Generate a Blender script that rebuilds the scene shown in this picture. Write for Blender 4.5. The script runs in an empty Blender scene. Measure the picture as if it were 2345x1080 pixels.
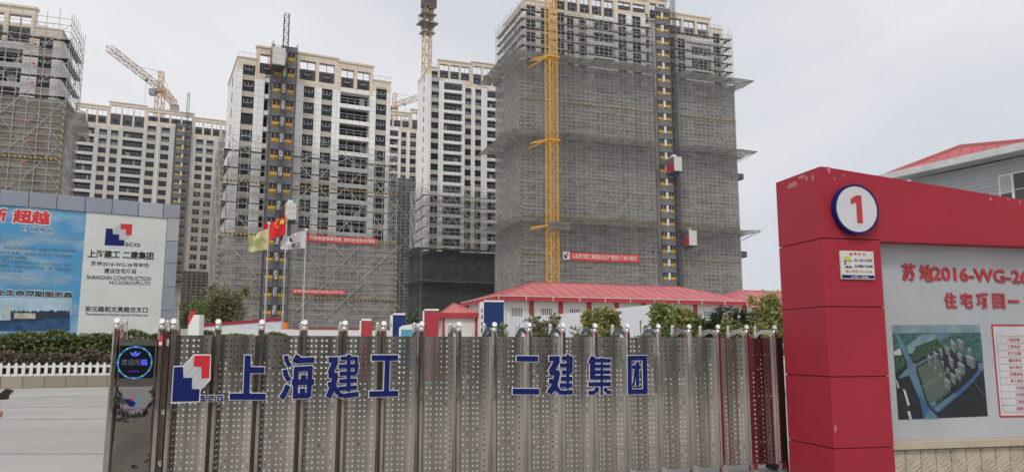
import bpy, math, random
from mathutils import Vector, Matrix
R = math.radians
SC = bpy.context.scene
COL = SC.collection
# ------------------------------------------------------------------ camera
F, CX, CY, CAM_H = 1771.0, 1172.5, 540.0, 1.6
PITCH = math.atan(255 / F)
cd = bpy.data.cameras.new('camera'); cam = bpy.data.objects.new('camera', cd); COL.objects.link(cam)
cd.sensor_width = 36; cd.lens = 36 * F / 2345; cd.clip_end = 5000; cd.clip_start = 0.05
cam.location = (0, 0, CAM_H); cam.rotation_euler = (math.pi / 2 + PITCH, 0, 0)
SC.camera = cam
# ------------------------------------------------------------------ world: overcast sky with a soft sun
SUN_EL, SUN_AZ = R(50), R(-22)      # azimuth measured from -Y (behind the camera) towards +X
w = bpy.data.worlds.new('World'); SC.world = w; w.use_nodes = True
nt = w.node_tree; nt.nodes.clear(); N = nt.nodes.new; L = nt.links.new
out = N('ShaderNodeOutputWorld'); bg = N('ShaderNodeBackground'); L(bg.outputs[0], out.inputs[0])
sky = N('ShaderNodeTexSky'); sky.sky_type = 'NISHITA'; sky.sun_disc = False
sky.sun_elevation = SUN_EL; sky.sun_rotation = math.pi - SUN_AZ; sky.dust_density = 3
bg.inputs[1].default_value = 0.1
tc = N('ShaderNodeTexCoord'); mp = N('ShaderNodeMapping'); mp.inputs['Scale'].default_value = (1.0, 1.0, 2.6)
mp.inputs['Location'].default_value = (3.1, 0.4, 0.2)
L(tc.outputs['Generated'], mp.inputs[0])
n1 = N('ShaderNodeTexNoise'); n1.inputs['Scale'].default_value = 1.35; n1.inputs['Detail'].default_value = 6; n1.inputs['Distortion'].default_value = .5; n1.inputs['Roughness'].default_value = 0.5
L(mp.outputs[0], n1.inputs[0])
cr = N('ShaderNodeValToRGB'); cr.color_ramp.elements[0].position = 0.34; cr.color_ramp.elements[1].position = 0.66
cr.color_ramp.elements[0].color = (6.45, 6.65, 7.15, 1); cr.color_ramp.elements[1].color = (8.85, 8.75, 8.8, 1)
L(n1.outputs[0], cr.inputs[0])
mx = N('ShaderNodeMixRGB'); mx.inputs[0].default_value = 0.94
L(sky.outputs[0], mx.inputs[1]); L(cr.outputs[0], mx.inputs[2]); L(mx.outputs[0], bg.inputs[0])
sl = bpy.data.lights.new('sun', 'SUN'); sl.energy = 1.5; sl.angle = R(14); sl.color = (1, 0.95, 0.88)
so = bpy.data.objects.new('sun', sl); COL.objects.link(so)
sd = Vector((math.sin(SUN_AZ) * math.cos(SUN_EL), -math.cos(SUN_AZ) * math.cos(SUN_EL), math.sin(SUN_EL)))
so.rotation_euler = sd.to_track_quat('Z', 'Y').to_euler(); so.location = (0, -20, 60)
SC.view_settings.view_transform = 'Standard'; SC.view_settings.look = 'None'
SC.view_settings.exposure = 0.13; SC.view_settings.gamma = 1.0
SC.cycles.max_bounces = 7; SC.cycles.transparent_max_bounces = 12; SC.cycles.glossy_bounces = 4

# ------------------------------------------------------------------ pixel -> place helpers (where things stand)
_c, _s = math.cos(PITCH), math.sin(PITCH)
def ray(x, y):
    X = (x - CX) / F; Z = (CY - y) / F
    return (X, _c - Z * _s, _s + Z * _c)
def at(x, y, Y):
    r = ray(x, y); t = Y / r[1]
    return Vector((r[0] * t, Y, CAM_H + r[2] * t))
def atz(x, y, z):
    r = ray(x, y); t = (z - CAM_H) / r[2]
    return Vector((r[0] * t, r[1] * t, z))
def onplane(x, y, O, ang, off=0.0):
    r = ray(x, y); ux, uy = math.cos(ang), math.sin(ang); nx, ny = -uy, ux
    ox, oy = O[0] + nx * off, O[1] + ny * off
    t = (ox * nx + oy * ny) / (r[0] * nx + r[1] * ny)
    px, py = r[0] * t, r[1] * t
    return (px - ox) * ux + (py - oy) * uy, CAM_H + r[2] * t

# ------------------------------------------------------------------ materials
MATS = {}
def mat(name, col, rough=0.7, metal=0.0, var=0.12, scale=3.0, bump=0.0, bscale=20.0, stretch=(1, 1, 1), spec=0.5, alpha=None, emit=None, emits=0.0):
    if name in MATS: return MATS[name]
    m = bpy.data.materials.new(name); m.use_nodes = True; MATS[name] = m
    t = m.node_tree; b = t.nodes['Principled BSDF']
    b.inputs['Roughness'].default_value = rough; b.inputs['Metallic'].default_value = metal
    b.inputs['Specular IOR Level'].default_value = spec
    co = t.nodes.new('ShaderNodeTexCoord'); ma = t.nodes.new('ShaderNodeMapping'); ma.inputs['Scale'].default_value = stretch
    t.links.new(co.outputs['Object'], ma.inputs[0])
    no = t.nodes.new('ShaderNodeTexNoise'); no.inputs['Scale'].default_value = scale; no.inputs['Detail'].default_value = 5
    t.links.new(ma.outputs[0], no.inputs[0])
    rp = t.nodes.new('ShaderNodeValToRGB'); rp.color_ramp.elements[0].position = 0.3; rp.color_ramp.elements[1].position = 0.7
    lo = [c * (1 - var) for c in col]; hi = [min(1, c * (1 + var)) for c in col]
    rp.color_ramp.elements[0].color = (*lo, 1); rp.color_ramp.elements[1].color = (*hi, 1)
    t.links.new(no.outputs[0], rp.inputs[0]); t.links.new(rp.outputs[0], b.inputs['Base Color'])
    if bump:
        n2 = t.nodes.new('ShaderNodeTexNoise'); n2.inputs['Scale'].default_value = bscale; n2.inputs['Detail'].default_value = 3
        t.links.new(ma.outputs[0], n2.inputs[0])
        bu = t.nodes.new('ShaderNodeBump'); bu.inputs['Strength'].default_value = bump; bu.inputs['Distance'].default_value = 0.05
        t.links.new(n2.outputs[0], bu.inputs['Height']); t.links.new(bu.outputs[0], b.inputs['Normal'])
    if emit:
        b.inputs['Emission Color'].default_value = (*emit, 1); b.inputs['Emission Strength'].default_value = emits
    if alpha is not None: b.inputs['Alpha'].default_value = alpha
    return m
def brick(name, c1, c2, mortar, bw, bh, ms=0.02, rough=0.6, offs=0.0, bumps=0.0, spec=0.4):
    m = mat(name, c1, rough, spec=spec); t = m.node_tree; b = t.nodes['Principled BSDF']
    co = t.nodes.new('ShaderNodeTexCoord'); sp = t.nodes.new('ShaderNodeSeparateXYZ'); t.links.new(co.outputs['Object'], sp.inputs[0])
    ad = t.nodes.new('ShaderNodeMath'); ad.operation = 'ADD'; t.links.new(sp.outputs[0], ad.inputs[0]); t.links.new(sp.outputs[1], ad.inputs[1])
    cb = t.nodes.new('ShaderNodeCombineXYZ'); t.links.new(ad.outputs[0], cb.inputs[0]); t.links.new(sp.outputs[2], cb.inputs[1])
    br = t.nodes.new('ShaderNodeTexBrick'); br.offset = offs; br.inputs['Scale'].default_value = 1.0
    br.inputs['Color1'].default_value = (*c1, 1); br.inputs['Color2'].default_value = (*c2, 1); br.inputs['Mortar'].default_value = (*mortar, 1)
    br.inputs['Brick Width'].default_value = bw; br.inputs['Row Height'].default_value = bh; br.inputs['Mortar Size'].default_value = ms
    t.links.new(cb.outputs[0], br.inputs[0])
    no = [n for n in t.nodes if n.type == 'TEX_NOISE'][0]; no.inputs['Scale'].default_value = 0.6
    mu = t.nodes.new('ShaderNodeMixRGB'); mu.blend_type = 'MULTIPLY'; mu.inputs[0].default_value = 0.6
    r2 = t.nodes.new('ShaderNodeValToRGB'); r2.color_ramp.elements[0].position = 0.25; r2.color_ramp.elements[0].color = (.84, .83, .81, 1); r2.color_ramp.elements[1].position = 0.65
    t.links.new(no.outputs[0], r2.inputs[0]); t.links.new(br.outputs[0], mu.inputs[1]); t.links.new(r2.outputs[0], mu.inputs[2])
    t.links.new(mu.outputs[0], b.inputs['Base Color'])
    return m
def stripes(name, c1, c2, period, ang=(1, 0, 1), rough=0.6):
    m = mat(name, c1, rough); t = m.node_tree; b = t.nodes['Principled BSDF']
    co = t.nodes.new('ShaderNodeTexCoord'); dp = t.nodes.new('ShaderNodeVectorMath'); dp.operation = 'DOT_PRODUCT'
    t.links.new(co.outputs['Object'], dp.inputs[0]); dp.inputs[1].default_value = [a / period for a in ang]
    fr = t.nodes.new('ShaderNodeMath'); fr.operation = 'FRACT'; t.links.new(dp.outputs['Value'], fr.inputs[0])
    gt = t.nodes.new('ShaderNodeMath'); gt.operation = 'GREATER_THAN'; gt.inputs[1].default_value = 0.5; t.links.new(fr.outputs[0], gt.inputs[0])
    mi = t.nodes.new('ShaderNodeMixRGB'); mi.inputs[1].default_value = (*c1, 1); mi.inputs[2].default_value = (*c2, 1)
    t.links.new(gt.outputs[0], mi.inputs[0]); t.links.new(mi.outputs[0], b.inputs['Base Color'])
    return m
def leaves(name, cols, rough=0.55, transl=0.38):
    m = mat(name, cols[0], rough); t = m.node_tree; b = t.nodes['Principled BSDF']
    g = t.nodes.new('ShaderNodeNewGeometry'); rp = t.nodes.new('ShaderNodeValToRGB'); e = rp.color_ramp.elements
    e[0].color = (*cols[0], 1); e[1].color = (*cols[-1], 1)
    for i in range(1, len(cols) - 1): e.new(i / (len(cols) - 1)).color = (*cols[i], 1)
    t.links.new(g.outputs['Random Per Island'], rp.inputs[0]); t.links.new(rp.outputs[0], b.inputs['Base Color'])
    b.inputs['Transmission Weight'].default_value = 0.0
    tr = t.nodes.new('ShaderNodeBsdfTranslucent'); t.links.new(rp.outputs[0], tr.inputs[0])
    ms = t.nodes.new('ShaderNodeMixShader'); ms.inputs[0].default_value = transl
    o = t.nodes['Material Output']; t.links.new(b.outputs[0], ms.inputs[1]); t.links.new(tr.outputs[0], ms.inputs[2]); t.links.new(ms.outputs[0], o.inputs[0])
    return m
def netting(name, col, opac, sc=1.0):
    """debris netting: woven sheet that lets some of what is behind show, with slack wrinkles"""
    m = mat(name, col, 0.9, var=0.34, scale=0.9 * sc, stretch=(0.30, 0.30, 2.6), bump=0.7, bscale=0.8 * sc, spec=0.1); t = m.node_tree  # wrinkle shading goes into the colour as level streaks
    b = t.nodes['Principled BSDF']; o = t.nodes['Material Output']
    tr = t.nodes.new('ShaderNodeBsdfTransparent'); ms = t.nodes.new('ShaderNodeMixShader')
    co = [n for n in t.nodes if n.type == 'TEX_COORD'][0]
    ma = t.nodes.new('ShaderNodeMapping'); ma.inputs['Scale'].default_value = (0.12, 0.12, 0.9); t.links.new(co.outputs['Object'], ma.inputs[0])
    no = t.nodes.new('ShaderNodeTexNoise'); no.inputs['Scale'].default_value = 1.4; no.inputs['Detail'].default_value = 5; t.links.new(ma.outputs[0], no.inputs[0])
    mr = t.nodes.new('ShaderNodeMapRange'); mr.inputs[1].default_value = 0.3; mr.inputs[2].default_value = 0.7
    mr.inputs[3].default_value = opac - 0.16; mr.inputs[4].default_value = min(1, opac + 0.12)
    t.links.new(no.outputs[0], mr.inputs[0]); t.links.new(mr.outputs[0], ms.inputs[0])
    tl = t.nodes.new('ShaderNodeBsdfTranslucent'); tl.inputs[0].default_value = (*col, 1); m2 = t.nodes.new('ShaderNodeMixShader'); m2.inputs[0].default_value = .4
    t.links.new(b.outputs[0], m2.inputs[1]); t.links.new(tl.outputs[0], m2.inputs[2])
    t.links.new(tr.outputs[0], ms.inputs[1]); t.links.new(m2.outputs[0], ms.inputs[2]); t.links.new(ms.outputs[0], o.inputs[0])
    return m

CLAD = brick('stone_cladding', (.86, .85, .83), (.81, .80, .78), (.43, .42, .41), 1.15, 0.95, 0.025)
CLADG = brick('grey_cladding', (.58, .56, .535), (.54, .525, .50), (.36, .35, .33), 1.15, 0.98, 0.03)
BEIGE = brick('beige_cladding', (.74, .64, .52), (.70, .61, .50), (.50, .42, .33), 1.5, 1.0, 0.03)
SPAND = mat('beige_spandrel', (.47, .42, .365), .8)
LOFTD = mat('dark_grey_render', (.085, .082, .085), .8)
SLAB = mat('concrete_in_shade', (.028, .028, .034), .9, scale=1.0, var=.25)  # concrete toned near black to imitate indoor shade
CONC = mat('concrete', (.42, .41, .385), .9, scale=1.2, var=.15, bump=.2)
GLASS = mat('dark_glass', (.012, .014, .022), .18, spec=.35, var=.3)
FRAME = mat('window_frame_grey', (.035, .034, .037), .6, spec=.3)
LTFRAME = mat('window_frame_light', (.33, .34, .38), .5)
RAILM = mat('rail_grey', (.33, .33, .35), .5)
TUBE = mat('scaffold_tube', (.41, .40, .385), .5, metal=.1, var=.3)
TUBEB = mat('scaffold_tube_rusty', (.33, .27, .20), .7, metal=.1, var=.35)
TUBED = mat('scaffold_tube_dark', (.19, .185, .18), .7, var=.35)
PLANK = mat('scaffold_plank', (.13, .12, .105), .9, var=.3)
NET_D = netting('netting_grey', (.375, .36, .335), .84)
NET_B = netting('netting_warm_grey', (.42, .40, .37), .76)
NET_L = netting('netting_brown_grey', (.34, .30, .265), .84)
NET_C = netting('netting_dark', (.085, .088, .09), .94)
NET_F = netting('netting_fan', (.28, .272, .25), .92, 1.5)
STRIPE = stripes('yellow_black_stripe', (.46, .32, .05), (.03, .028, .025), .62)
STRIPEV = stripes('yellow_black_stripe_upright', (.34, .27, .12), (.10, .09, .075), .9, (1, 1, 1))
RED = mat('red_panel', (.35, .024, .042), .5, spec=.25, bump=.05, bscale=1.3, var=.07, scale=.8)
REDP = mat('red_paint', (.42, .035, .045), .5, var=.1)
REDROOF = mat('red_roof_sheet', (.50, .135, .14), .45, var=.12, scale=.35)
WHITE = mat('white_paint', (.74, .735, .71), .55, var=.04, scale=1.2)
CREAM = mat('cream_wall', (.70, .69, .63), .7, var=.04)
BLUE = mat('blue_panel', (.014, .034, .15), .5, spec=.25, var=.08)
DBLUE = mat('logo_blue', (.006, .014, .12), .5, spec=.2, var=.08)
LRED = mat('logo_red', (.60, .02, .03), .4, var=.06)
INK = mat('ink_black', (.012, .011, .013), .6)
LGREY = mat('logo_grey', (.50, .52, .54), .5, var=.04)
YEL = mat('crane_yellow', (.70, .36, .018), .5, var=.12, scale=.4)
YELP = mat('yellow_gate_paint', (.56, .33, .04), .5, var=.15)
HOISTG = mat('hoist_grey_sheet', (.17, .175, .19), .6, var=.3, scale=.6)
HOISTD = mat('hoist_dark_steel', (.06, .062, .07), .6, var=.3)
STEEL = mat('stainless_steel', (.44, .41, .375), .22, metal=1.0, var=.42, scale=5.5, stretch=(1, 1, .10), bump=.22, bscale=4)  # upright light and dark bands in the colour imitate varied reflections
STEELP = mat('polished_steel', (.50, .46, .42), .13, metal=1.0, var=.12, scale=4, bump=.05, bscale=6)
STEELM = mat('mirror_steel', (.24, .225, .21), .06, metal=1.0, var=.03, bump=.6, bscale=2.2)
CHROME = mat('chrome', (.75, .74, .72), .08, metal=1.0, var=.05)
CAPW = mat('reflector_white', (.86, .86, .84), .3, var=.04)
DARKST = mat('dark_steel', (.03, .03, .032), .4, metal=.6)
BLK = mat('screen_black', (.006, .006, .010), .5, spec=.12)
PANW = mat('panel_print_grey', (.41, .425, .445), .45, var=.10, scale=.9)
ALUM = mat('aluminium_panel', (.30, .325, .38), .35, metal=.35, var=.08, scale=.5)
ALUML = mat('aluminium_panel_light', (.42, .43, .45), .35, metal=.3, var=.08, scale=.5)
STONEW = mat('carved_stone', (.47, .41, .32), .85, var=.16, scale=6, bump=.5, bscale=9)
BARK = mat('bark', (.09, .068, .048), .9, var=.3, bump=.5)
SKIN = mat('skin', (.42, .22, .15), .5, var=.06)

# ------------------------------------------------------------------ mesh building
class MB:
    def __init__(s): s.v = []; s.f = []; s.m = []
    def add(s, vs, fs, m=0):
        n = len(s.v); s.v += [tuple(v) for v in vs]; s.f += [tuple(i + n for i in f) for f in fs]; s.m += [m] * len(fs)
    def box(s, x0, x1, y0, y1, z0, z1, m=0):
        s.add([(x0, y0, z0), (x1, y0, z0), (x1, y1, z0), (x0, y1, z0), (x0, y0, z1), (x1, y0, z1), (x1, y1, z1), (x0, y1, z1)],
              [(0, 3, 2, 1), (4, 5, 6, 7), (0, 1, 5, 4), (1, 2, 6, 5), (2, 3, 7, 6), (3, 0, 4, 7)], m)
    def beam(s, p, q, r=.05, n=4, m=0, r2=None):
        p = Vector(p); q = Vector(q); d = q - p
        if d.length < 1e-6: return
        d.normalize(); a = d.cross(Vector((0, 0, 1)) if abs(d.z) < .95 else Vector((1, 0, 0))).normalized(); b = d.cross(a)
        r2 = r if r2 is None else r2; vs = []
        for P, rr in ((p, r), (q, r2)):
            for k in range(n):
                t = 2 * math.pi * (k + .5) / n; vs.append(P + (a * math.cos(t) + b * math.sin(t)) * rr)
        fs = [(k, (k + 1) % n, n + (k + 1) % n, n + k) for k in range(n)] + [tuple(range(n))[::-1], tuple(range(n, 2 * n))]
        s.add(vs, fs, m)
    def prism(s, poly, y0, y1, m=0):     # poly in (x,z), extruded in y (y0 = front)
        n = len(poly); vs = [(x, y0, z) for x, z in poly] + [(x, y1, z) for x, z in poly]
        s.add(vs, [tuple(range(n)), tuple(range(n, 2 * n))[::-1]] + [(i, n + i, n + (i + 1) % n, (i + 1) % n) for i in range(n)], m)
    def flat(s, poly, z0, z1, m=0):      # poly in (x,y), extruded in z
        n = len(poly); vs = [(x, y, z0) for x, y in poly] + [(x, y, z1) for x, y in poly]
        s.add(vs, [tuple(range(n))[::-1], tuple(range(n, 2 * n))] + [(i, (i + 1) % n, n + (i + 1) % n, n + i) for i in range(n)], m)
    def quad(s, a, b, c, d, m=0): s.add([a, b, c, d], [(0, 1, 2, 3)], m)
    def lathe(s, prof, n=16, c=(0, 0, 0), m=0):
        vs = []; k = len(prof)
        for i in range(n):
            t = 2 * math.pi * i / n
            for r, z in prof: vs.append((c[0] + r * math.cos(t), c[1] + r * math.sin(t), c[2] + z))
        s.add(vs, [(i * k + j, ((i + 1) % n) * k + j, ((i + 1) % n) * k + j + 1, i * k + j + 1) for i in range(n) for j in range(k - 1)], m)
    def mesh(s, name, mats, smooth=False):
        me = bpy.data.meshes.new(name); me.from_pydata(s.v, [], s.f)
        for m in (mats if isinstance(mats, (list, tuple)) else [mats]): me.materials.append(m)
        me.polygons.foreach_set('material_index', s.m)
        if smooth: me.polygons.foreach_set('use_smooth', [True] * len(s.f))
        me.update(); return me
def obj(name, me, mats=None, parent=None, loc=(0, 0, 0), rz=0.0, smooth=False):
    if isinstance(me, MB): me = me.mesh(name, mats, smooth)
    o = bpy.data.objects.new(name, me); COL.objects.link(o); o.location = loc; o.rotation_euler = (0, 0, rz)
    if parent: o.parent = parent
    return o
def tag(o, label=None, cat=None, group=None, kind=None):
    if label: o['label'] = label
    if cat: o['category'] = cat
    if group: o['group'] = group
    if kind: o['kind'] = kind
    return o
def thing(name, label, cat, loc=(0, 0, 0), rz=0.0, group=None):
    o = bpy.data.objects.new(name, None); COL.objects.link(o); o.location = loc; o.rotation_euler = (0, 0, rz); o.empty_display_size = .3
    return tag(o, label, cat, group)
def text_mb(s, bold=0.0):
    cu = bpy.data.curves.new('lettering', 'FONT'); cu.body = s; cu.size = 1.0; cu.offset = bold; cu.resolution_u = 3
    o = bpy.data.objects.new('lettering', cu); COL.objects.link(o)
    dg = bpy.context.evaluated_depsgraph_get(); me = bpy.data.meshes.new_from_object(o.evaluated_get(dg))
    mb = MB(); mb.add([v.co[:] for v in me.vertices], [tuple(p.vertices) for p in me.polygons])
    bpy.data.objects.remove(o); bpy.data.curves.remove(cu); bpy.data.meshes.remove(me)
    return mb
def text(parent, s, x0, x1, z0, z1, y, m, bold=0.0, shear=0.0, name='lettering', thick=0.0):
    """a line of writing filling the box x0..x1, z0..z1 on the local plane y (front faces -y); shear = rise of z along x"""
    heavy = bold > .022
    mb = text_mb(s, 0.012 if heavy else bold)
    xs = [v[0] for v in mb.v]; ys = [v[1] for v in mb.v]
    a, b, c, d = min(xs), max(xs), min(ys), max(ys)
    r = MB()
    vs = [(x0 + (v[0] - a) / (b - a) * (x1 - x0), y, z0 + (v[1] - c) / (d - c) * (z1 - z0) + shear * (v[0] - a) / (b - a)) for v in mb.v]
    r.add(vs, mb.f)
    if heavy:
        bz = bold * .75 * (z1 - z0); bx = bold * .75 * (x1 - x0) / max(1, len(s.replace(' ', '')))
        bx = min(bx, bz * 1.15); base = list(vs)
        for k in range(8):
            a_ = math.pi / 4 * k; dx, dz = bx * math.cos(a_), bz * math.sin(a_); dy = .00012 * (k + 1)
            r.add([(v[0] + dx, v[1] + dy, v[2] + dz) for v in base], mb.f)
    if thick:
        r.add([(v[0], v[1] + thick, v[2]) for v in vs], [tuple(reversed(f)) for f in mb.f])
        ed = {}
        for f in mb.f:
            for i in range(len(f)):
                e = (f[i], f[(i + 1) % len(f)]); ed[e] = 1
        n = len(vs)
        k0 = len(r.v) - n
        side = [(e[1], e[0], e[0] + k0, e[1] + k0) for e in ed if (e[1], e[0]) not in ed]
        r.f += side; r.m += [0] * len(side)
    return obj(name, r, m, parent)
def many(name, items, parent, limit=100):
    """items: (size, mesh, loc). the largest become parts, the rest one part marked stuff"""
    items = sorted(items, key=lambda t: -t[0])
    for _, me, loc in items[:limit]: obj(name, me, None, parent, loc)
    rest = items[limit:]
    if rest:
        mb = MB(); mats = []
        for _, me, loc in rest:
            mi = []
            for m in me.materials:
                if m not in mats: mats.append(m)
                mi.append(mats.index(m))
            n = len(mb.v); mb.v += [(v.co.x + loc[0], v.co.y + loc[1], v.co.z + loc[2]) for v in me.vertices]
            mb.f += [tuple(i + n for i in p.vertices) for p in me.polygons]; mb.m += [mi[p.material_index] for p in me.polygons]
        tag(obj(name, mb, mats, parent), kind='stuff')

SITE = R(19.3)
# ================================================================== SETTING: ground
g = MB(); g.quad((-900, -300, 0), (900, -300, 0), (900, 1500, 0), (-900, 1500, 0))
gm = mat('site_ground_concrete', (.36, .35, .33), .85, var=.14, scale=.25, bump=.15, bscale=12)
tag(obj('ground', g, gm), kind='structure')
rd = MB()
rd.quad((-60, -14, .004), (30, -14, .004), (30, 33, .004), (-60, 20, .004))
rdm = mat('road_concrete', (.325, .315, .30), .8, var=.13, scale=.35, stretch=(.7, 1.0, 1), bump=.12, bscale=40)
tag(obj('road', rd, rdm), kind='structure')
pv = MB(); pv.quad((-12, -4.1, .008), (12, -4.1, .008), (12, 8.4, .008), (-12, 2.6, .008))
pvm = mat('paving_tiles', (.40, .375, .35), .75); t = pvm.node_tree; br_n = t.nodes.new('ShaderNodeTexBrick'); br_n.offset = .5
br_n.inputs['Scale'].default_value = 1.0; br_n.inputs['Brick Width'].default_value = .6; br_n.inputs['Row Height'].default_value = .3; br_n.inputs['Mortar Size'].default_value = .012
br_n.inputs['Color1'].default_value = (.42, .39, .36, 1); br_n.inputs['Color2'].default_value = (.36, .34, .315, 1); br_n.inputs['Mortar'].default_value = (.16, .15, .14, 1)
t.links.new([n for n in t.nodes if n.type == 'TEX_COORD'][0].outputs['Object'], br_n.inputs[0]); t.links.new(br_n.outputs[0], t.nodes['Principled BSDF'].inputs['Base Color'])
tag(obj('pavement', pv, pvm), kind='structure')
ro = MB(); ro.quad((-120, -60, .012), (120, -60, .012), (120, -4.2, .012), (-120, -4.2, .012))
tag(obj('road', ro, mat('asphalt', (.055, .055, .057), .85, var=.25, scale=1.5, bump=.2, bscale=60)), kind='structure')  # unseen street behind the camera, added dark for the gate to reflect
tk = MB(); rgt = random.Random(77)      # tyre marks swinging across the concrete
for k in range(5):
    y0_ = rgt.uniform(9, 25); wdt = rgt.uniform(.10, .26); cv = rgt.uniform(-.03, .02); sl0 = rgt.uniform(-.22, .22); pts = []
    x_a = rgt.uniform(-26, -16); x_b = rgt.uniform(-9, -3)
    for i in range(17):
        x = x_a + (x_b - x_a) * i / 16; pts.append((x, y0_ + sl0 * (x + 10) + cv * (x + 10) ** 2 * .2))
    for i in range(16):
        e0 = wdt * math.sin(math.pi * i / 16) * .5 + .004; e1 = wdt * math.sin(math.pi * (i + 1) / 16) * .5 + .004
        (xa, ya), (xb, yb) = pts[i], pts[i + 1]; tk.quad((xa, ya - e0, .0085), (xb, yb - e1, .0085), (xb, yb + e1, .0085), (xa, ya + e0, .0085))
tag(obj('road_marks', tk, mat('tyre_marks', (.308, .299, .285), .85, var=.3, scale=3)), kind='structure')

# ================================================================== TOWERS
def window_mesh(wd, ht, style=0):
    m = MB(); b = .17
    m.box(-wd / 2, wd / 2, -.06, .06, 0, b, 0); m.box(-wd / 2, wd / 2, -.06, .06, ht - b, ht, 0)
    m.box(-wd / 2, -wd / 2 + b, -.06, .06, b, ht - b, 0); m.box(wd / 2 - b, wd / 2, -.06, .06, b, ht - b, 0)
    m.quad((-wd / 2 + b, .04, b), (wd / 2 - b, .04, b), (wd / 2 - b, .04, ht - b), (-wd / 2 + b, .04, ht - b), 1)
    h = ht * .46
    if style == 0:
        m.box(-wd * .33, wd * .33, -.03, .03, h, h + .10, 2)
        for k in (-.33, 0, .33): m.box(wd * k - .05, wd * k + .05, -.031, .031, h + .1, ht * .78, 2)
        m.box(-.04, .04, -.03, .03, b, h, 0)
    elif style == 1:
        m.box(-wd / 2 + b, wd / 2 - b, -.03, .03, h, h + .07, 0); m.box(-.035, .035, -.031, .031, h + .07, ht - b, 0)
        m.quad((-wd / 2 + b + .05, .02, b + .05), (wd / 2 - b - .05, .02, b + .05), (wd / 2 - b - .05, .02, h - .05), (-wd / 2 + b + .05, .02, h - .05), 3)
    else:
        m.box(-wd / 2 + b, wd / 2 - b, -.03, .03, h, h + .07, 0); m.box(wd * .12, wd * .12 + .07, -.031, .031, b, ht - b, 0)
    return m.mesh('window', [FRAME, GLASS, LTFRAME, MATS.get('pale_glass') or mat('pale_glass', (.20, .23, .27), .2)])
def rail_mesh(wd):
    m = MB()
    m.box(-wd / 2, wd / 2, -.04, .04, 1.02, 1.10)
    n = max(2, round(wd / 1.2))
    for k in range(n + 1): x = -wd / 2 + .04 + (wd - .08) * k / n; m.box(x - .035, x + .035, -.035, .035, 0, 1.02)
    m.box(-wd / 2, wd / 2, -.03, .03, .52, .57)
    return m.mesh('balcony_railing', [RAILM])
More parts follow.
